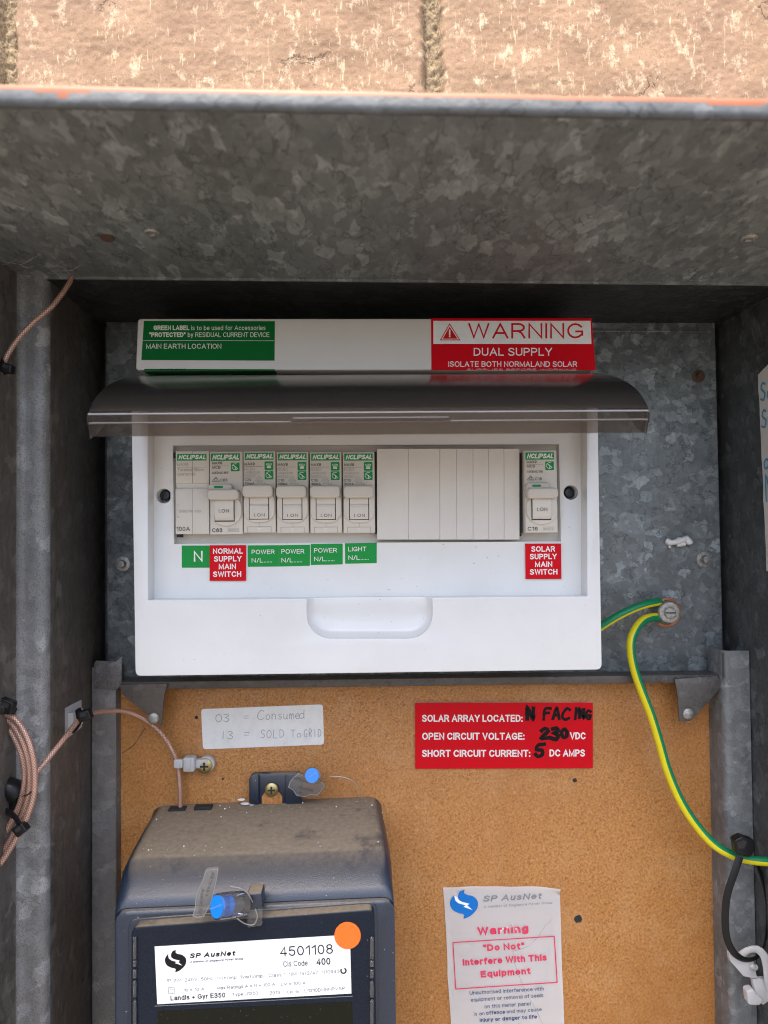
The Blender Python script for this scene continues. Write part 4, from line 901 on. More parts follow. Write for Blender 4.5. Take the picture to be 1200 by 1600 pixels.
# white sticker with pencil writing
t = plate('white_sticker', [(314, 1108), (504.5, 1100.5), (506.5, 1163.5), (317, 1171)], 66, .3, M['sticker'], 'white rounded sticker with faint pencil writing on the wooden board', 'sticker', rad=5)
ik = Ink(pxmap(65.7, .05))
hand(ik, '03', 337, 1128, 12, 1.0, adv=1.0, cw=.85, rise=-.03); hand(ik, '=', 380, 1127, 13, .9, cw=.7); hand(ik, 'C', 401, 1125, 15, 1.0, cw=.75); hand(ik, 'onsume', 415, 1124, 14, 1.0, adv=.66, cw=.55, rise=-.02); hand(ik, 'd', 467, 1122.5, 13, 1.0, cw=.8)
hand(ik, '13', 344, 1155, 12, 1.0, adv=.95, cw=.8, rise=-.03); hand(ik, '=', 381, 1153, 13, .9, cw=.7); hand(ik, 'SOLD', 407, 1153, 12.5, .9, adv=.78, cw=.62, rise=-.02); hand(ik, 'To', 454, 1151.5, 11, .9, adv=.9, cw=.7); hand(ik, 'GRID', 475, 1151, 11.5, .9, adv=.62, cw=.5, rise=-.01)
ik.done('handwriting', M['pencil'], t)

# company notice, warning paper
def flame(ik, x, y, s, mi, bg):
    body = smooth_poly([(305, 92), (272, 105), (258, 132), (256, 152), (240, 150), (232, 131), (206, 163), (200, 200), (218, 238), (260, 261), (292, 268), (303, 280), (297, 303), (345, 284), (388, 242), (402, 202), (394, 166), (362, 139), (325, 131), (302, 118)])
    band = [(228, 134), (256, 150), (262, 166), (285, 180), (342, 195), (324, 206), (364, 240), (296, 217), (312, 205), (262, 192), (238, 172)]
    f = lambda P: [(x + (u - 200) * s / 205, y + (v - 92) * s / 205) for u, v in P]
    ik.poly(f(body), mi); ik.poly(f(band), bg)
def smooth_poly(p):
    v = [Vector((a, b, 0)) for a, b in p + [p[0]]]; return [(q.x, q.y) for q in resample(v, 9)][:-1]
t = thing('warning_notice', U(790, 1700, 66), 'worn white paper notice with pink WARNING text stuck on the wooden board', 'notice')
bm = bmesh.new(); cl = [(692, 1386), (694, 1410), (696.5, 1450), (699, 1500), (699, 1524), (702, 1560), (706, 1620), (708, 1700)]; cr = [(874, 1386), (875, 1410), (876.5, 1450), (877.5, 1500), (878.5, 1524), (880, 1560), (882, 1620), (884, 1700)]
cols = 24; rws = []
for j in range(49):
    tt = j / 48 * (len(cl) - 1); i = min(int(tt), len(cl) - 2); f_ = tt - i
    a = Vector(cl[i]).lerp(Vector(cl[i + 1]), f_); b = Vector(cr[i]).lerp(Vector(cr[i + 1]), f_); row = []
    for q in range(cols + 1):
        s_ = q / cols; p = a.lerp(b, s_)
        if j == 0: p.y += -1.5 * math.sin(s_ * 3) + noise.noise(Vector((s_ * 6, 0, 0)))
        lift = .35 + .25 * noise.noise(Vector((p.x * .03, p.y * .03, 0))) + (max(0, s_ - .86) / .14 * max(0, 1 - j / 3.)) * 2.5 + (.5 if q in (0, cols) else 0) * abs(noise.noise(Vector((j * .3, q, 1))))
        row.append(bm.verts.new(U(p.x, p.y, 65.4) - V(0, lift, 0)))
    rws.append(row)
for j in range(48):
    for q in range(cols): bm.faces.new((rws[j][q], rws[j][q + 1], rws[j + 1][q + 1], rws[j + 1][q]))
bmesh.ops.solidify(bm, geom=bm.faces[:], thickness=.15 * MM)
finish(bm, 'sheet', M['paper'], t, 60)
Zp = lambda x, y: (660 + x / 4.615, 1370 + y / 4.615)
ik = Ink(pxmap(64.7, .16))
flame(ik, *Zp(200, 92), 44, 0, 5)
def zt(s_, x0, y0, x1, y1, h, **k): ik.text(s_, Zp(x0, y0), Zp(x1, y1), h / 4.615, **k)
zt('SP AusNet', 435, 180, 855, 158, 44, shear=.3, bold=.03, mi=1); zt('A member of Singapore Power Group', 440, 225, 935, 193, 17, shear=.3, mi=1)
zt('Warning', 398, 420, 765, 400, 58, bold=.04, mi=2); zt('"Do Not"', 440, 536, 735, 520, 48, bold=.032, mi=2); zt('Interfere With This', 292, 640, 897, 603, 48, bold=.032, mi=2); zt('Equipment', 422, 726, 780, 700, 48, bold=.032, mi=2)
ik.line([Zp(220, 473), Zp(950, 428), Zp(971, 760), Zp(240, 808), Zp(220, 473)], 1.6, 2)
zt('Unauthorised interference with', 341, 850, 876, 818, 27, mi=3); zt('equipment or removal of seals', 350, 900, 872, 866, 27, mi=3); zt('on this meter panel', 448, 948, 780, 926, 27, mi=3)
zt('is an', 372, 1000, 448, 996, 25, mi=3); zt('offence', 460, 994, 596, 986, 27, bold=.02, mi=3); zt('and may cause', 608, 984, 860, 966, 25, mi=3); zt('injury or danger to life', 414, 1046, 826, 1020, 27, bold=.02, mi=3); zt('or property', 520, 1095, 720, 1080, 27, mi=3)
ik.line([Zp(935, 305), Zp(880, 360), Zp(840, 425), Zp(775, 495), Zp(720, 518), Zp(652, 535), Zp(660, 610), Zp(700, 720), Zp(745, 840), Zp(800, 920), Zp(840, 1000), Zp(870, 1070)], .35, 4, rag=.5)
for a_, b_ in ((532, 357), (575, 372), (607, 360), (668, 372), (560, 385), (640, 350)): ik.poly([Zp(a_ + random.uniform(-9, 9), b_ + random.uniform(-9, 9)) for _ in range(1)] + [Zp(a_ + 14, b_ - 3), Zp(a_ + 4, b_ + 16)], 5)
ik.done('lettering', [M['blue_ink'], M['silver_ink'], M['pink_ink'], M['navy_ink'], M['silver_ink'], M['paper']], t)

# handwritten note on the right wall
t = thing('handwritten_note', V(XR - .5, 5, -25), 'cream paper note with blue handwriting on the side wall at the edge of the frame', 'note')
bm = bmesh.new(); ys = [29.5 - 4.5 * k for k in range(12)]; zs = 14
rw = []
for j in range(zs + 1):
    row = []
    for i, y in enumerate(ys):
        ztop = 89 + i * 1.5; zbot = -26.5
        yy = y + (noise.noise(Vector((j * .6, 0, 0))) * .8 - j * .35 if i == 0 else 0)
        row.append(bm.verts.new(V(XR - .4 - .3 * abs(noise.noise(Vector((i * .5, j * .5, 0)))), yy, ztop + (zbot - ztop) * j / zs)))
    rw.append(row)
for j in range(zs):
    for i in range(len(ys) - 1): bm.faces.new((rw[j][i], rw[j][i + 1], rw[j + 1][i + 1], rw[j + 1][i]))
finish(bm, 'sheet', M['note'], t, 60)
ik = Ink(lambda x, y, k: V(XR - .9 - k * .01, x, y))
def whand(s_, y, z, h):
    for ch in s_:
        for st_ in HW.get(ch, []): ik.line([(y - a * h * .6, z + b * h) for a, b in smooth2(st_)], 1.1)
        y -= h * .7
whand('Solar', 26.5, 73, 10); whand('Sw', 26, 57, 10); whand('one', 24.5, 33, 10); whand('NI', 23.5, 14, 15); whand('I', 21, 8, 14); whand('yes', 21, -8, 10); whand('of', 20.5, -19, 9)
ik.done('handwriting', M['blue_pen'], t)

# ------------------------------------------------------------------ electricity meter
mt = thing('electricity_meter', U(398, 1700, 66), 'dusty dark blue grey electricity meter on the wooden board', 'meter')
def mring(tl, tr, Y, r, zb=-330):
    a, b = U(*tl, Y), U(*tr, Y); p = [(a.x, zb * MM), (a.x, a.z), (b.x, b.z), (b.x, zb * MM)]
    v = [Vector(q) for q in p]; out = [v[0]]
    for i in (1, 2):
        e0 = (v[i - 1] - v[i]).normalized() * r * MM; e1 = (v[i + 1] - v[i]).normalized() * r * MM
        for k in range(9): t_ = k / 8; out.append(v[i] + e0 * (1 - t_) ** 2 + e1 * t_ ** 2)
    out.append(v[3]); return [Vector((q.x, Y * MM, q.y)) for q in out]
bm = bmesh.new()
specs = [((236, 1259), (597, 1244), 66, 10), ((236, 1262), (597, 1246), 62, 11), ((219, 1289), (603, 1274), 38, 11), ((201, 1322), (609, 1305), 18, 11), ((193.5, 1337), (611, 1321), 9.0, 11), ((192, 1340), (611.3, 1324), 7.4, 11), ((190.6, 1345), (611.7, 1328.5), 5.6, 10), ((185, 1373), (613, 1356), -2.2, 9), ((181, 1400), (615, 1381), -8.6, 8), ((179.8, 1410), (615.7, 1391), -10.6, 8), ((179.4, 1419.5), (616, 1400.5), -11.4, 7), ((180, 1421), (616, 1402), -11.0, 7), ((179.6, 1423), (616.5, 1404), -11.6, 7), ((179.6, 1427), (616.5, 1408), -12.6, 6), ((182, 1431), (614, 1412), -13.0, 6)]
loft(bm, [mring(*s_) for s_ in specs]); mbody = finish(bm, 'body', M['meter'], mt, 32)
# vents on the top near the wall
for a, b, y in ((264, 290, 1266), (304, 331, 1263)):
    bm = bmesh.new(); c0 = U(a, y, 57); c1 = U(b, y - 1, 57)
    add_box(bm, c0.x / MM, c1.x / MM, 55, 60.5, c1.z / MM - .8, c1.z / MM + 1.1, .2); finish(bm, 'vent_slot', M['recess_shade'], mbody)
# hanger tab and screw
bm = bmesh.new(); add_prism(bm, px([(389, 1256), (389, 1217), (394, 1210), (466, 1208), (470, 1216), (470, 1256)], 60), 5, .6)
add_prism(bm, px([(389, 1256), (389, 1217), (394, 1211), (404, 1210), (404, 1256)], 58), 2, .5); add_prism(bm, px([(446, 1256), (446, 1210), (464, 1209), (471, 1216), (471, 1256)], 58), 2, .5)
tab = finish(bm, 'hanger_tab', M['meter'], mt)
bm = bmesh.new(); add_prism(bm, px([(409, 1256), (409, 1245), (414, 1238), (436, 1238), (441, 1245), (441, 1256)], 59.6), .5); finish(bm, 'tab_opening', M['board'], tab)
bolt(424.5, 1233.5, 58.8, 4.1, 'brass', parent=tab, cross=True, h=1.8)
# window cover
bm = bmesh.new(); wc = quad_round([(205, 1449), (585, 1421), (590, 1740), (203, 1740)], 14, 5)
add_prism(bm, px(wc, -20), 7.2, .9, 3); win = finish(bm, 'window_cover', M['glassy'], mt)
bm = bmesh.new(); wc = quad_round([(200, 1437), (589, 1409), (594, 1740), (198, 1740)], 16, 5)
add_prism(bm, px(wc, -13.8), 1.2, .5, 2); finish(bm, 'window_surround', M['meter'], mt)
for x0, x1 in ((207, 212.5), (578, 584)):       # moulded clear rails with clips
    bm = bmesh.new()
    for a, b in ((1465, 1500), (1502, 1512), (1516, 1530), (1534, 1560), (1564, 1740)):
        add_prism(bm, px([(x0, a), (x1, a), (x1, b), (x0, b)], -21.6), 1.8, .6, 3)
    finish(bm, 'clip_rail', M['clear'], win)
# printed rating label
cr4 = [(241.7, 1479.3), (546.7, 1460.7), (549, 1552.3), (245.7, 1569)]
bm = bmesh.new(); add_prism(bm, px(cr4, -20.25), .2); lb = finish(bm, 'rating_label', M['paper'], mt, 0)
ik = Ink(pxmap(-20.25, .06)); Zl = lambda x, y: (220 + x / 3, 1420 + y / 3)
def zl(s_, x0, y0, x1, y1, h, **k): ik.text(s_, Zl(x0, y0), Zl(x1, y1), h / 3, **k)
flame(ik, *Zl(113, 192), 34, 0, 1)
zl('SP AusNet', 228, 232, 440, 219, 23, shear=.3, bold=.04); zl('A member of Singapore Power Group', 230, 254, 480, 238, 9.5, shear=.3, bold=.02)
zl('4501108', 653, 224, 902, 210, 46, bold=.0); zl('Cis Code', 668, 272, 783, 266, 26); zl('400', 824, 265, 890, 261, 33, bold=.012)
zl('1P 2W  240V  50Hz  1Wh/imp  1varh/imp', 120, 346, 572, 322, 16, mi=0); zl('Class 1  NMI 14/2/47  N10943', 600, 320, 932, 300, 16)
ik.line([Zl(950 + 12 * math.cos(R(a)), 290 + 12 * math.sin(R(a))) for a in range(-60, 240, 30)], 2.4); 
ik.rect(*Zl(130, 369), *Zl(158, 397), .6); ik.rect(*Zl(137, 376), *Zl(151, 390), .6)
zl('Ib = 10 A', 206, 388, 298, 383, 15); zl('Max Ratings A = N = 100 A', 358, 379, 630, 361, 16); zl('LM = 100 A', 658, 361, 773, 354, 15)
zl('Landis + Gyr E350', 140, 430, 397, 415, 23, bold=.02); zl('Type U1200', 428, 410, 550, 402, 16); zl('2013', 604, 402, 652, 399, 16); zl('Cat. No.', 686, 397, 745, 393, 14); zl('U1210DNNNPVSP', 768, 392, 957, 380, 16)
ik.done('lettering', [M['black_ink'], M['paper']], lb)
bm = bmesh.new(); add_prism(bm, px([(246, 1580), (550.5, 1565), (554, 1740), (246, 1740)], -20.1), .3); finish(bm, 'lcd_display', M['lcd'], mt, 0)
ik = Ink(pxmap(-20.2, .02)); ik.line([(242, 1572), (551, 1556.5)], .7); ik.done('bezel_line', M['silver_ink'], win)
bm = bmesh.new(); add_prism(bm, px(circle(543, 1462, 20.7, 21.2, 40), -20.75), .3, .05, 1)
tag(finish(bm, 'orange_dot', M['orange'], smooth=0), 'round fluorescent orange sticker overlapping the corner of the meter label', 'sticker')
# seal lug on the window's top edge
bm = bmesh.new(); add_prism(bm, px(quad_round([(386, 1397), (409, 1395), (410, 1420), (386, 1421)], 3), -24), 10, .9, 3); finish(bm, 'seal_lug', M['meter'], mt)
bm = bmesh.new(); add_prism(bm, px(quad_round([(385, 1421), (410, 1420), (410, 1447), (386, 1450)], 3), -22.5), 3, .6, 2); finish(bm, 'seal_clasp', M['clear'], mt)
# white lumps of debris on the meter
bm = bmesh.new()
for a, b, r in ((377, 1250, 2.0), (384, 1256, 2.6), (394, 1259, 2.0)):
    c = U(a, b, 60); r4 = [[c + Vector((r * MM * math.cos(t) * s * 1.25, r * MM * .7 * math.sin(t) * s, z * MM * .7)) for t in [k * math.pi / 6 for k in range(12)]] for s, z in ((.5, -.4), (1, .2), (.9, .8), (.4, 1.3))]; loft(bm, r4)
tag(finish(bm, 'paint_flake', M['lump']), 'small white chalky flakes lying on top of the electricity meter', 'debris', kind='stuff')
bm = bmesh.new()      # wind-blown grit on the dusty top
for _ in range(90):
    xp = random.uniform(235, 590); t_ = random.random(); Y = 58 - 48 * t_; yb = 1262 + 72 * t_ - (xp - 200) * .035
    xp = 398 + (xp - 398) * (1 + .15 * t_)
    c = U(xp, yb, Y); r = random.choice((.15, .2, .25, .35, .5)) * MM
    bmesh.ops.create_icosphere(bm, subdivisions=1, radius=r, matrix=Matrix.Translation(c + Vector((0, 0, r * .3))))
tag(finish(bm, 'grit', M['lump']), 'white grit scattered over the dusty top of the meter', 'grit', kind='stuff')

# wire seals
def seal(c, axis, r, L, flagpts, fY, wires, label, marks):
    t = thing('wire_seal', c, label, 'seal', 'clear wire seals with blue inserts'); ax = Vector(axis).normalized()
    bm = bmesh.new(); lathe(bm, c, axis, [(r * .82, L), (r, L - .6), (r * 1.02, L * .5), (r * .98, 0), (r * .7, -.3), (.1, -.3)], 32); b_ = finish(bm, 'barrel', M['clear'], t)
    bm = bmesh.new(); lathe(bm, c, axis, [(r * .84, L - 1.1), (r * .84, L + .15), (.05, L + .2)], 32); lathe(bm, c, axis, [(r * .55, L * .55), (r * .8, L * .55), (r * .8, L * .72), (r * .55, L * .72)], 28)
    ins = finish(bm, 'insert', M['blue'], t)
    bm = bmesh.new()
    for k in range(4): lathe(bm, c, axis, [(r * .45, L * (.14 + .09 * k)), (r * .62, L * (.16 + .09 * k)), (r * .45, L * (.19 + .09 * k))], 24)
    finish(bm, 'coil', M['steel_wire'], t)
    bm = bmesh.new(); q = Vector(axis).normalized().to_track_quat('Z', 'Y')
    qq = ax.cross(Vector((0, 0, 1))).normalized(); q2 = ax.cross(qq).normalized(); e = (qq + q2 * .6).normalized(); n2 = ax.cross(e)
    top_ = c + ax * (L + .28) * MM
    ln = [top_ - e * r * .7 * MM - n2 * .15 * MM, top_ + e * r * .7 * MM - n2 * .15 * MM, top_ + e * r * .7 * MM + n2 * .15 * MM, top_ - e * r * .7 * MM + n2 * .15 * MM]
    bm.faces.new([bm.verts.new(p) for p in ln]); finish(bm, 'score_line', M['silver_ink'], ins, 0)
    bm = bmesh.new(); add_prism(bm, px(flagpts, fY), .8, .25, 2); fl = finish(bm, 'tag', M['flag'], t)
    ik = Ink(pxmap(fY, .08))
    cq = sum((Vector(p) for p in flagpts), Vector((0, 0))) / len(flagpts)
    rim = [tuple(cq + (Vector(p) - cq) * .93) for p in flagpts]; ik.line(rim + [rim[0]], .9, 1, .4)
    for s_, a, b, h in marks: ik.text(s_, a, b, h, bold=.01)
    ik.done('lettering', [M['grey_ink'], M['silver_ink']], fl)
    for wp in wires:
        bm = bmesh.new(); tube(bm, wp, .28, 8, 1.2); finish(bm, 'wire', M['steel_wire'], t)
seal(U(492, 1213, 50), (-.10, -.9, .35), 4.9, 10, [(466, 1207), (475, 1212), (499, 1217), (509, 1226), (504, 1236), (497, 1243), (485, 1242), (479, 1246), (463, 1244), (457, 1235), (449, 1230), (453, 1219)], 52,
     [[U(505, 1216, 52), U(523, 1213, 50), U(545, 1217, 49), U(560, 1230, 50), U(566, 1248, 52)]], 'clear wire seal with a blue insert hanging beside the hanger tab above the meter',
     [('4516463', (458, 1218), (482, 1224), 4.5), ('AusNet', (466, 1232), (489, 1238), 5), ('Meter', (462, 1239), (478, 1242), 2.6)])
seal(U(380, 1412, -24), (-.68, -.68, .26), 6.0, 16, [(322, 1357), (342, 1355), (340, 1372), (334, 1396), (330, 1412), (318, 1434), (308, 1436), (300, 1433), (304, 1420), (306, 1395), (316, 1375)], -27,
     [[U(365, 1424, -25), U(372, 1436, -26), U(385, 1444, -25), U(397, 1444, -24.5), U(402, 1432, -24.5), U(399, 1420, -24.5)], [U(360, 1385, -24), U(376, 1388, -26), U(388, 1397, -26), U(395, 1410, -25)]],
     'clear wire seal with a blue insert lying on the meter above its window', [('4516495', (331, 1362), (320, 1400), 5), ('AusNet 02', (315, 1388), (309, 1428), 6)])

# ------------------------------------------------------------------ earth wires
two = [M['y'], M['g']]
earth = thing('earth_stud', U(1042, 956, 68), 'round grey earth stud clamping two earth wires to the metal plate', 'earth stud')
bm = bmesh.new(); c = U(1042, 956, 60); lathe(bm, c, (0, -1, 0), [(5, -12), (5, 0), (6.4, .2), (6.9, 1), (6.9, 3.4), (6.3, 4.2), (4, 4.4)], 32); finish(bm, 'clamp_nut', M['zinc'], earth)
bm = bmesh.new(); lathe(bm, c, (0, -1, 0), [(3.6, 4), (3.6, 5.4), (3.1, 5.9), (.05, 6)], 28); sc = finish(bm, 'screw', M['zinc'], earth)
bm = bmesh.new(); add_box(bm, c.x / MM - 3.1, c.x / MM + 3.1, 60 - 6.1, 60 - 5.7, c.z / MM - .35, c.z / MM + .35); finish(bm, 'slot', M['recess_shade'], sc)
bm = bmesh.new()
for k in range(3):
    rr = 19.6 + k * 1.2
    tube(bm, [U(1041 + rr * math.cos(a), 957 + rr * math.sin(a), 61 + k * .6) for a in [R(-115 + 20 * q) for q in range(13)]], .45, 7, 1.5)
finish(bm, 'copper_strand', M['copper'], earth, 60)
bm = bmesh.new()
tube(bm, [U(928, 986, 58), U(942, 977, 56), U(963, 964, 54), U(985, 953, 54), U(1006, 945, 55), U(1024, 941, 58), U(1030, 940, 60)], 2.5, 20, 2, lambda k: 0 if .03 < k < .55 else 1, start=Vector((0, -1, .0)))
tag(finish(bm, 'earth_wire', two, smooth=80), 'short green and yellow earth wire running from the switchboard to the stud', 'wire', 'green and yellow earth wires')
bm = bmesh.new()
pts = [(1030, 964, 60), (1016, 965, 57), (1003, 971, 54), (992, 985, 51), (986, 1003, 49), (987, 1026, 48), (993, 1052, 47), (1003, 1080, 46), (1017, 1116, 45), (1030, 1158, 45), (1043, 1203, 45), (1062, 1248, 44), (1085, 1285, 42), (1113, 1317, 39), (1142, 1335, 36), (1170, 1343, 34), (1205, 1346, 32), (1250, 1342, 34), (1300, 1330, 40)]
tube(bm, [U(*p) for p in pts], 2.62, 24, 2, lambda k: 0 if .08 < k < .52 else 1)
tag(finish(bm, 'earth_wire', two, smooth=80), 'long green and yellow earth wire curving down across the wooden board', 'wire', 'green and yellow earth wires')

# big black cable tie and its clip
tie = thing('cable_tie', U(1170, 1500, 30), 'large black cable tie looped around the earth wire', 'cable tie')
bm = bmesh.new(); lp = [(1156, 1338, 28), (1148, 1362, 27), (1136, 1400, 27), (1133, 1440, 27), (1137, 1470, 27), (1150, 1492, 28), (1170, 1500, 30), (1188, 1490, 32), (1197, 1460, 34), (1199, 1420, 35), (1194, 1385, 36), (1185, 1355, 37), (1178, 1338, 36)]
tube(bm, [U(*p) for p in lp], 1, 10, 2, flat=(2.1, .65), start=Vector((-.35, -.94, 0))); finish(bm, 'strap', M['black'], tie, 40)
bm = bmesh.new(); add_prism(bm, px(quad_round([(1148, 1313), (1160, 1307), (1179, 1313), (1181, 1329), (1173, 1340), (1152, 1336)], 3), 24), 5.5, .8, 3); hd = finish(bm, 'head', M['black'], tie)
bm = bmesh.new(); add_prism(bm, px([(1152, 1317), (1161, 1312.5), (1167, 1315), (1163, 1326), (1153, 1326)], 23.9), .2); finish(bm, 'socket', M['recess_shade'], hd)
clip = thing('conduit_clip', U(1175, 1570, 34), 'translucent white plastic saddle clip hanging on the big cable tie', 'clip')
bm = bmesh.new()
add_prism(bm, px(quad_round([(1139, 1490), (1148, 1486), (1162, 1494), (1178, 1502), (1184, 1530), (1172, 1528), (1162, 1526), (1150, 1512), (1141, 1502)], 3), 31), 3, .7, 2)
add_prism(bm, px(quad_round([(1176, 1530), (1205, 1530), (1208, 1560), (1192, 1572), (1180, 1552)], 4), 31.5), 3, .7, 2)
add_prism(bm, px(quad_round([(1167, 1549), (1178, 1546), (1184, 1556), (1194, 1562), (1188, 1572), (1170, 1571)], 4), 29), 5, .9, 3)
tube(bm, [U(1158, 1492, 29), U(1168, 1485, 27), U(1182, 1483, 27), U(1193, 1492, 27), U(1198, 1510, 28), U(1200, 1530, 29), U(1204, 1548, 31), U(1208, 1570, 32)], 1, 10, 2, flat=(2.3, .95))
finish(bm, 'saddle', M['nylon'], clip)
bm = bmesh.new(); cc = U(1175, 1511, 31); 
for k in range(5): lathe(bm, cc - V(0, k * .9, -k * .5), (0, -1, .5), [(1.1, 0), (1.7, .45), (1.1, .9)], 16)
finish(bm, 'screw', M['zinc'], clip)

bm = bmesh.new(); cb = []
for _ in range(12):
    a_ = Vector((random.uniform(5, 120), random.uniform(395, 428))); b_ = a_ + Vector((random.uniform(-45, 45), random.uniform(-14, 12)))
    p0, q0 = on_hood(a_.x, min(427, a_.y)); p1, q1 = on_hood(b_.x, min(428, b_.y)); md = (p0 + p1) / 2 - V(random.uniform(-1, 1), 0, random.uniform(.5, 2))
    tube(bm, [p0 - V(0, .2, .3), md, p1 - V(0, .2, .3)], random.choice((.02, .03, .04)), 4, 2)
tag(finish(bm, 'cobweb', M['lump'], smooth=80), 'dusty cobweb threads under the hood near its lower left corner', 'cobweb', kind='stuff')

# ------------------------------------------------------------------ copper braided cables
def cable(pts, label, group='copper braided aerial cables', r=1.7):
    bm = bmesh.new(); tube(bm, [U(*p) for p in pts], r, 16, 1.5)
    return tag(finish(bm, 'coaxial_cable', M['braid'], smooth=80), label, 'cable', group)
cable([(119, 405, 0), (114, 428, -8), (106, 446, -12), (82, 478, -18), (52, 504, -22), (28, 530, -24), (10, 558, -26), (0, 585, -26), (-20, 620, -26)], 'thin copper braided cable hanging from under the hood at the upper corner', r=1.3)
cable([(48, 1240, -20), (54, 1212, -20), (70, 1192, -16), (98, 1157, -6), (118, 1131, 6), (130, 1120, 14), (146, 1114, 24), (168, 1111, 36), (196, 1112, 46), (226, 1124, 52), (252, 1146, 56), (270, 1174, 58), (278, 1200, 59), (281, 1230, 59), (282, 1268, 59)], 'thin copper braided cable arching over the post and board into the meter', r=1.35)
G2 = 'copper braided cables bundled at the lower left'
cable([(-14, 1106, -22), (4, 1114, -22), (22, 1122, -23), (38, 1143, -25), (49, 1172, -26), (54, 1205, -26), (53, 1240, -26), (44, 1272, -26), (28, 1305, -26), (8, 1338, -26), (-14, 1368, -26)], 'outermost strand of the bundled copper cables beside the jamb', G2, 1.45)
cable([(-14, 1112, -19), (2, 1119, -19), (18, 1130, -20), (32, 1152, -22), (43, 1182, -23), (47, 1215, -23), (43, 1250, -23), (31, 1282, -23), (15, 1315, -23), (-4, 1342, -23), (-16, 1358, -23)], 'middle strand of the bundled copper cables', G2, 1.45)
cable([(-14, 1118, -16), (2, 1126, -16), (20, 1148, -18), (34, 1180, -20), (39, 1212, -20), (34, 1246, -20), (22, 1276, -20), (5, 1305, -20), (-12, 1330, -20)], 'innermost strand of the bundled copper cables against the black tape', G2, 1.45)
def tie_head(c, Y, ang, s, label, loop=None):
    t = thing('cable_tie', U(*c, Y), label, 'cable tie', 'small black cable ties'); ca, sa = math.cos(ang), math.sin(ang)
    P = lambda a, b: (c[0] + (a * ca - b * sa) * s, c[1] + (a * sa + b * ca) * s)
    bm = bmesh.new(); add_prism(bm, px(quad_round([P(-1, -.85), P(1, -.75), P(1.1, .8), P(-.9, .9)], .35 * s), Y), 4.5, .7, 3); h = finish(bm, 'head', M['black'], t)
    bm = bmesh.new(); add_prism(bm, px([P(-.5, -.55), P(.5, -.5), P(.5, .1), P(-.5, .1)], Y - .08), .3); finish(bm, 'socket', M['recess_shade'], h)
    if loop:
        bm = bmesh.new(); tube(bm, [U(*p) for p in loop], 1, 10, 1, flat=(1.9, .6), start=Vector((0, -1, 0))); finish(bm, 'strap', M['black'], t)
tie_head((8, 574), -31, .2, 9, 'small black cable tie on the thin cable below the hood', [(0, 562, -26), (4, 571, -29), (14, 578, -28), (8, 584, -24)])
tie_head((6, 1104), -27, .3, 13, 'small black cable tie at the top of the copper bundle', [(-6, 1120, -22), (-2, 1112, -27), (10, 1106, -26), (24, 1112, -22)])
tie_head((29, 1298), -31, -.6, 10, 'small black cable tie round the lower end of the copper bundle', [(10, 1268, -26), (18, 1272, -29.5), (26, 1280, -30), (31, 1292, -29), (28, 1302, -26)])
tie_head((130, 1119), 6, -.25, 10, 'small black cable tie on the white adhesive mount', [(122, 1108, 12), (124, 1124, 8), (118, 1136, 14), (112, 1142, 20)])
mnt = thing('adhesive_mount', V(XL, 22, -100), 'white square adhesive cable mount on the left wall', 'cable mount')
bm = bmesh.new(); c0 = [V(XL + 1.6, 2, -94), V(XL + 1.6, 24, -92), V(XL + 1.6, 24, -112), V(XL + 1.6, 2, -114)]
c0 = []
def onwall(xp, yp, off=0):
    d = R3 @ Vector(((xp - 600) / F_PX, (800 - yp) / F_PX, -1)); t_ = ((XL + off) * MM - CAM.x) / d.x; return CAM + d * t_
qa = [onwall(96, 1107), onwall(123, 1094), onwall(124, 1136), onwall(95, 1158)]
loft(bm, [qa, [p + V(1.6, 0, 0) for p in qa]]); finish(bm, 'base', M['nylon'], mnt)
bm = bmesh.new(); cen = sum(qa, Vector()) / 4; q2 = [cen + (p - cen) * .55 + V(1.4, 0, 0) for p in qa]; loft(bm, [q2, [p + V(3, 0, 0) for p in q2]]); finish(bm, 'bridge', M['nylon'], mnt)
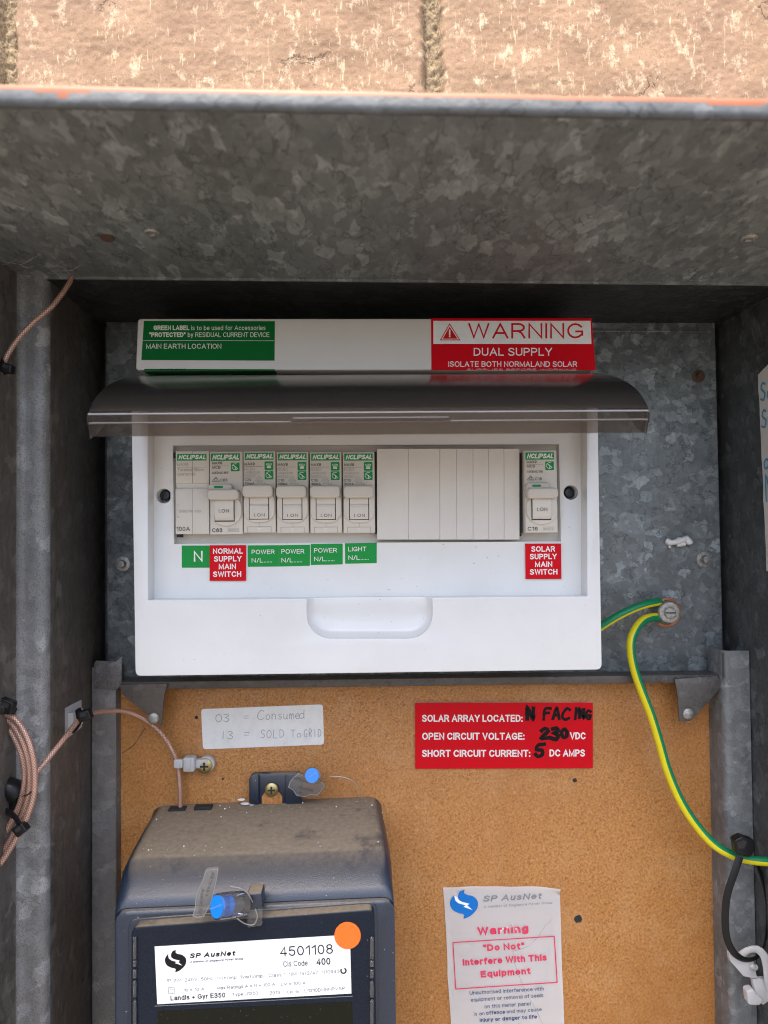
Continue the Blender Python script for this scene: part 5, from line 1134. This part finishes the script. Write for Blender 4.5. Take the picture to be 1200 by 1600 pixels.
# nylon P clip with brass screw on the board
pc = thing('cable_clip', U(310, 1205, 64), 'translucent nylon cable clip fixed to the wooden board with a yellow screw', 'clip')
bm = bmesh.new(); add_prism(bm, px(rrect(271, 1187, 285, 1201, 3), 55), 2.2, .6, 2); add_prism(bm, px(rrect(283, 1187, 325, 1201, 4), 60), 3, .6); add_prism(bm, px(rrect(285, 1184, 304, 1207, 4), 57), 6, 1, 3)
add_prism(bm, px(circle(322, 1195, 13, 13, 30), 62), 3.6, .8, 2); finish(bm, 'strap', M['nylon'], pc)
bm = bmesh.new(); add_prism(bm, px(rrect(289, 1188, 298, 1203, 1.5), 56.3), 1, .3); finish(bm, 'catch', M['nylon'], pc)
bolt(320, 1196.5, 61.8, 4.6, 'brass', parent=pc, cross=True, h=1.9)
# taped conduit end at the left edge
t = thing('taped_cable', U(0, 1290, -10), 'black taped cable end with a grey sleeve at the left edge of the frame', 'cable')
bm = bmesh.new(); tube(bm, [U(-40, 1238, -14), U(-12, 1230, -16), (U(14, 1232, -18)), U(27, 1240, -17)], 5.4, 18, 1.2); tube(bm, [U(26, 1238, -15), U(22, 1258, -13), U(10, 1282, -11), U(-4, 1300, -10), U(-20, 1330, -10)], 5.2, 18, 1.2)
for v in bm.verts: v.co += Vector([noise.noise(v.co / MM * .25 + Vector((k * 9, 0, 0))) for k in range(3)]) * .9 * MM
finish(bm, 'tape_wrap', M['black'], t, 60)
bm = bmesh.new(); tube(bm, [U(-40, 1224, -17), U(-4, 1222, -18), U(4, 1224, -18)], 5.2, 18, 2); finish(bm, 'sleeve', M['cream'], t)
bm = bmesh.new(); tube(bm, [U(34, 1244, -22), U(40, 1243, -28), U(46, 1240, -30), (U(49, 1236, -30))], .35, 6, 1); finish(bm, 'tape_tail', M['black'], t)
# putty on the plate
bm = bmesh.new()
for pts_, r in (([(1042, 845, 70), (1050, 848, 68.5), (1063, 844, 68), (1072, 842, 69), (1077, 848, 70)], 2.0), ([(1046, 848, 70), (1047, 856, 70)], .8), ([(1058, 850, 69), (1070, 851, 69)], 1.6)):
    tube(bm, [U(*p) for p in pts_], r, 12, 1)
for v in bm.verts: v.co += Vector([noise.noise(v.co / MM * .3 + Vector((k * 7, 0, 0))) for k in range(3)]) * .9 * MM
tag(finish(bm, 'putty_blob', M['lump'], smooth=70), 'small blob of white putty stuck on the galvanised plate', 'putty')
bpy.context.view_layer.update()
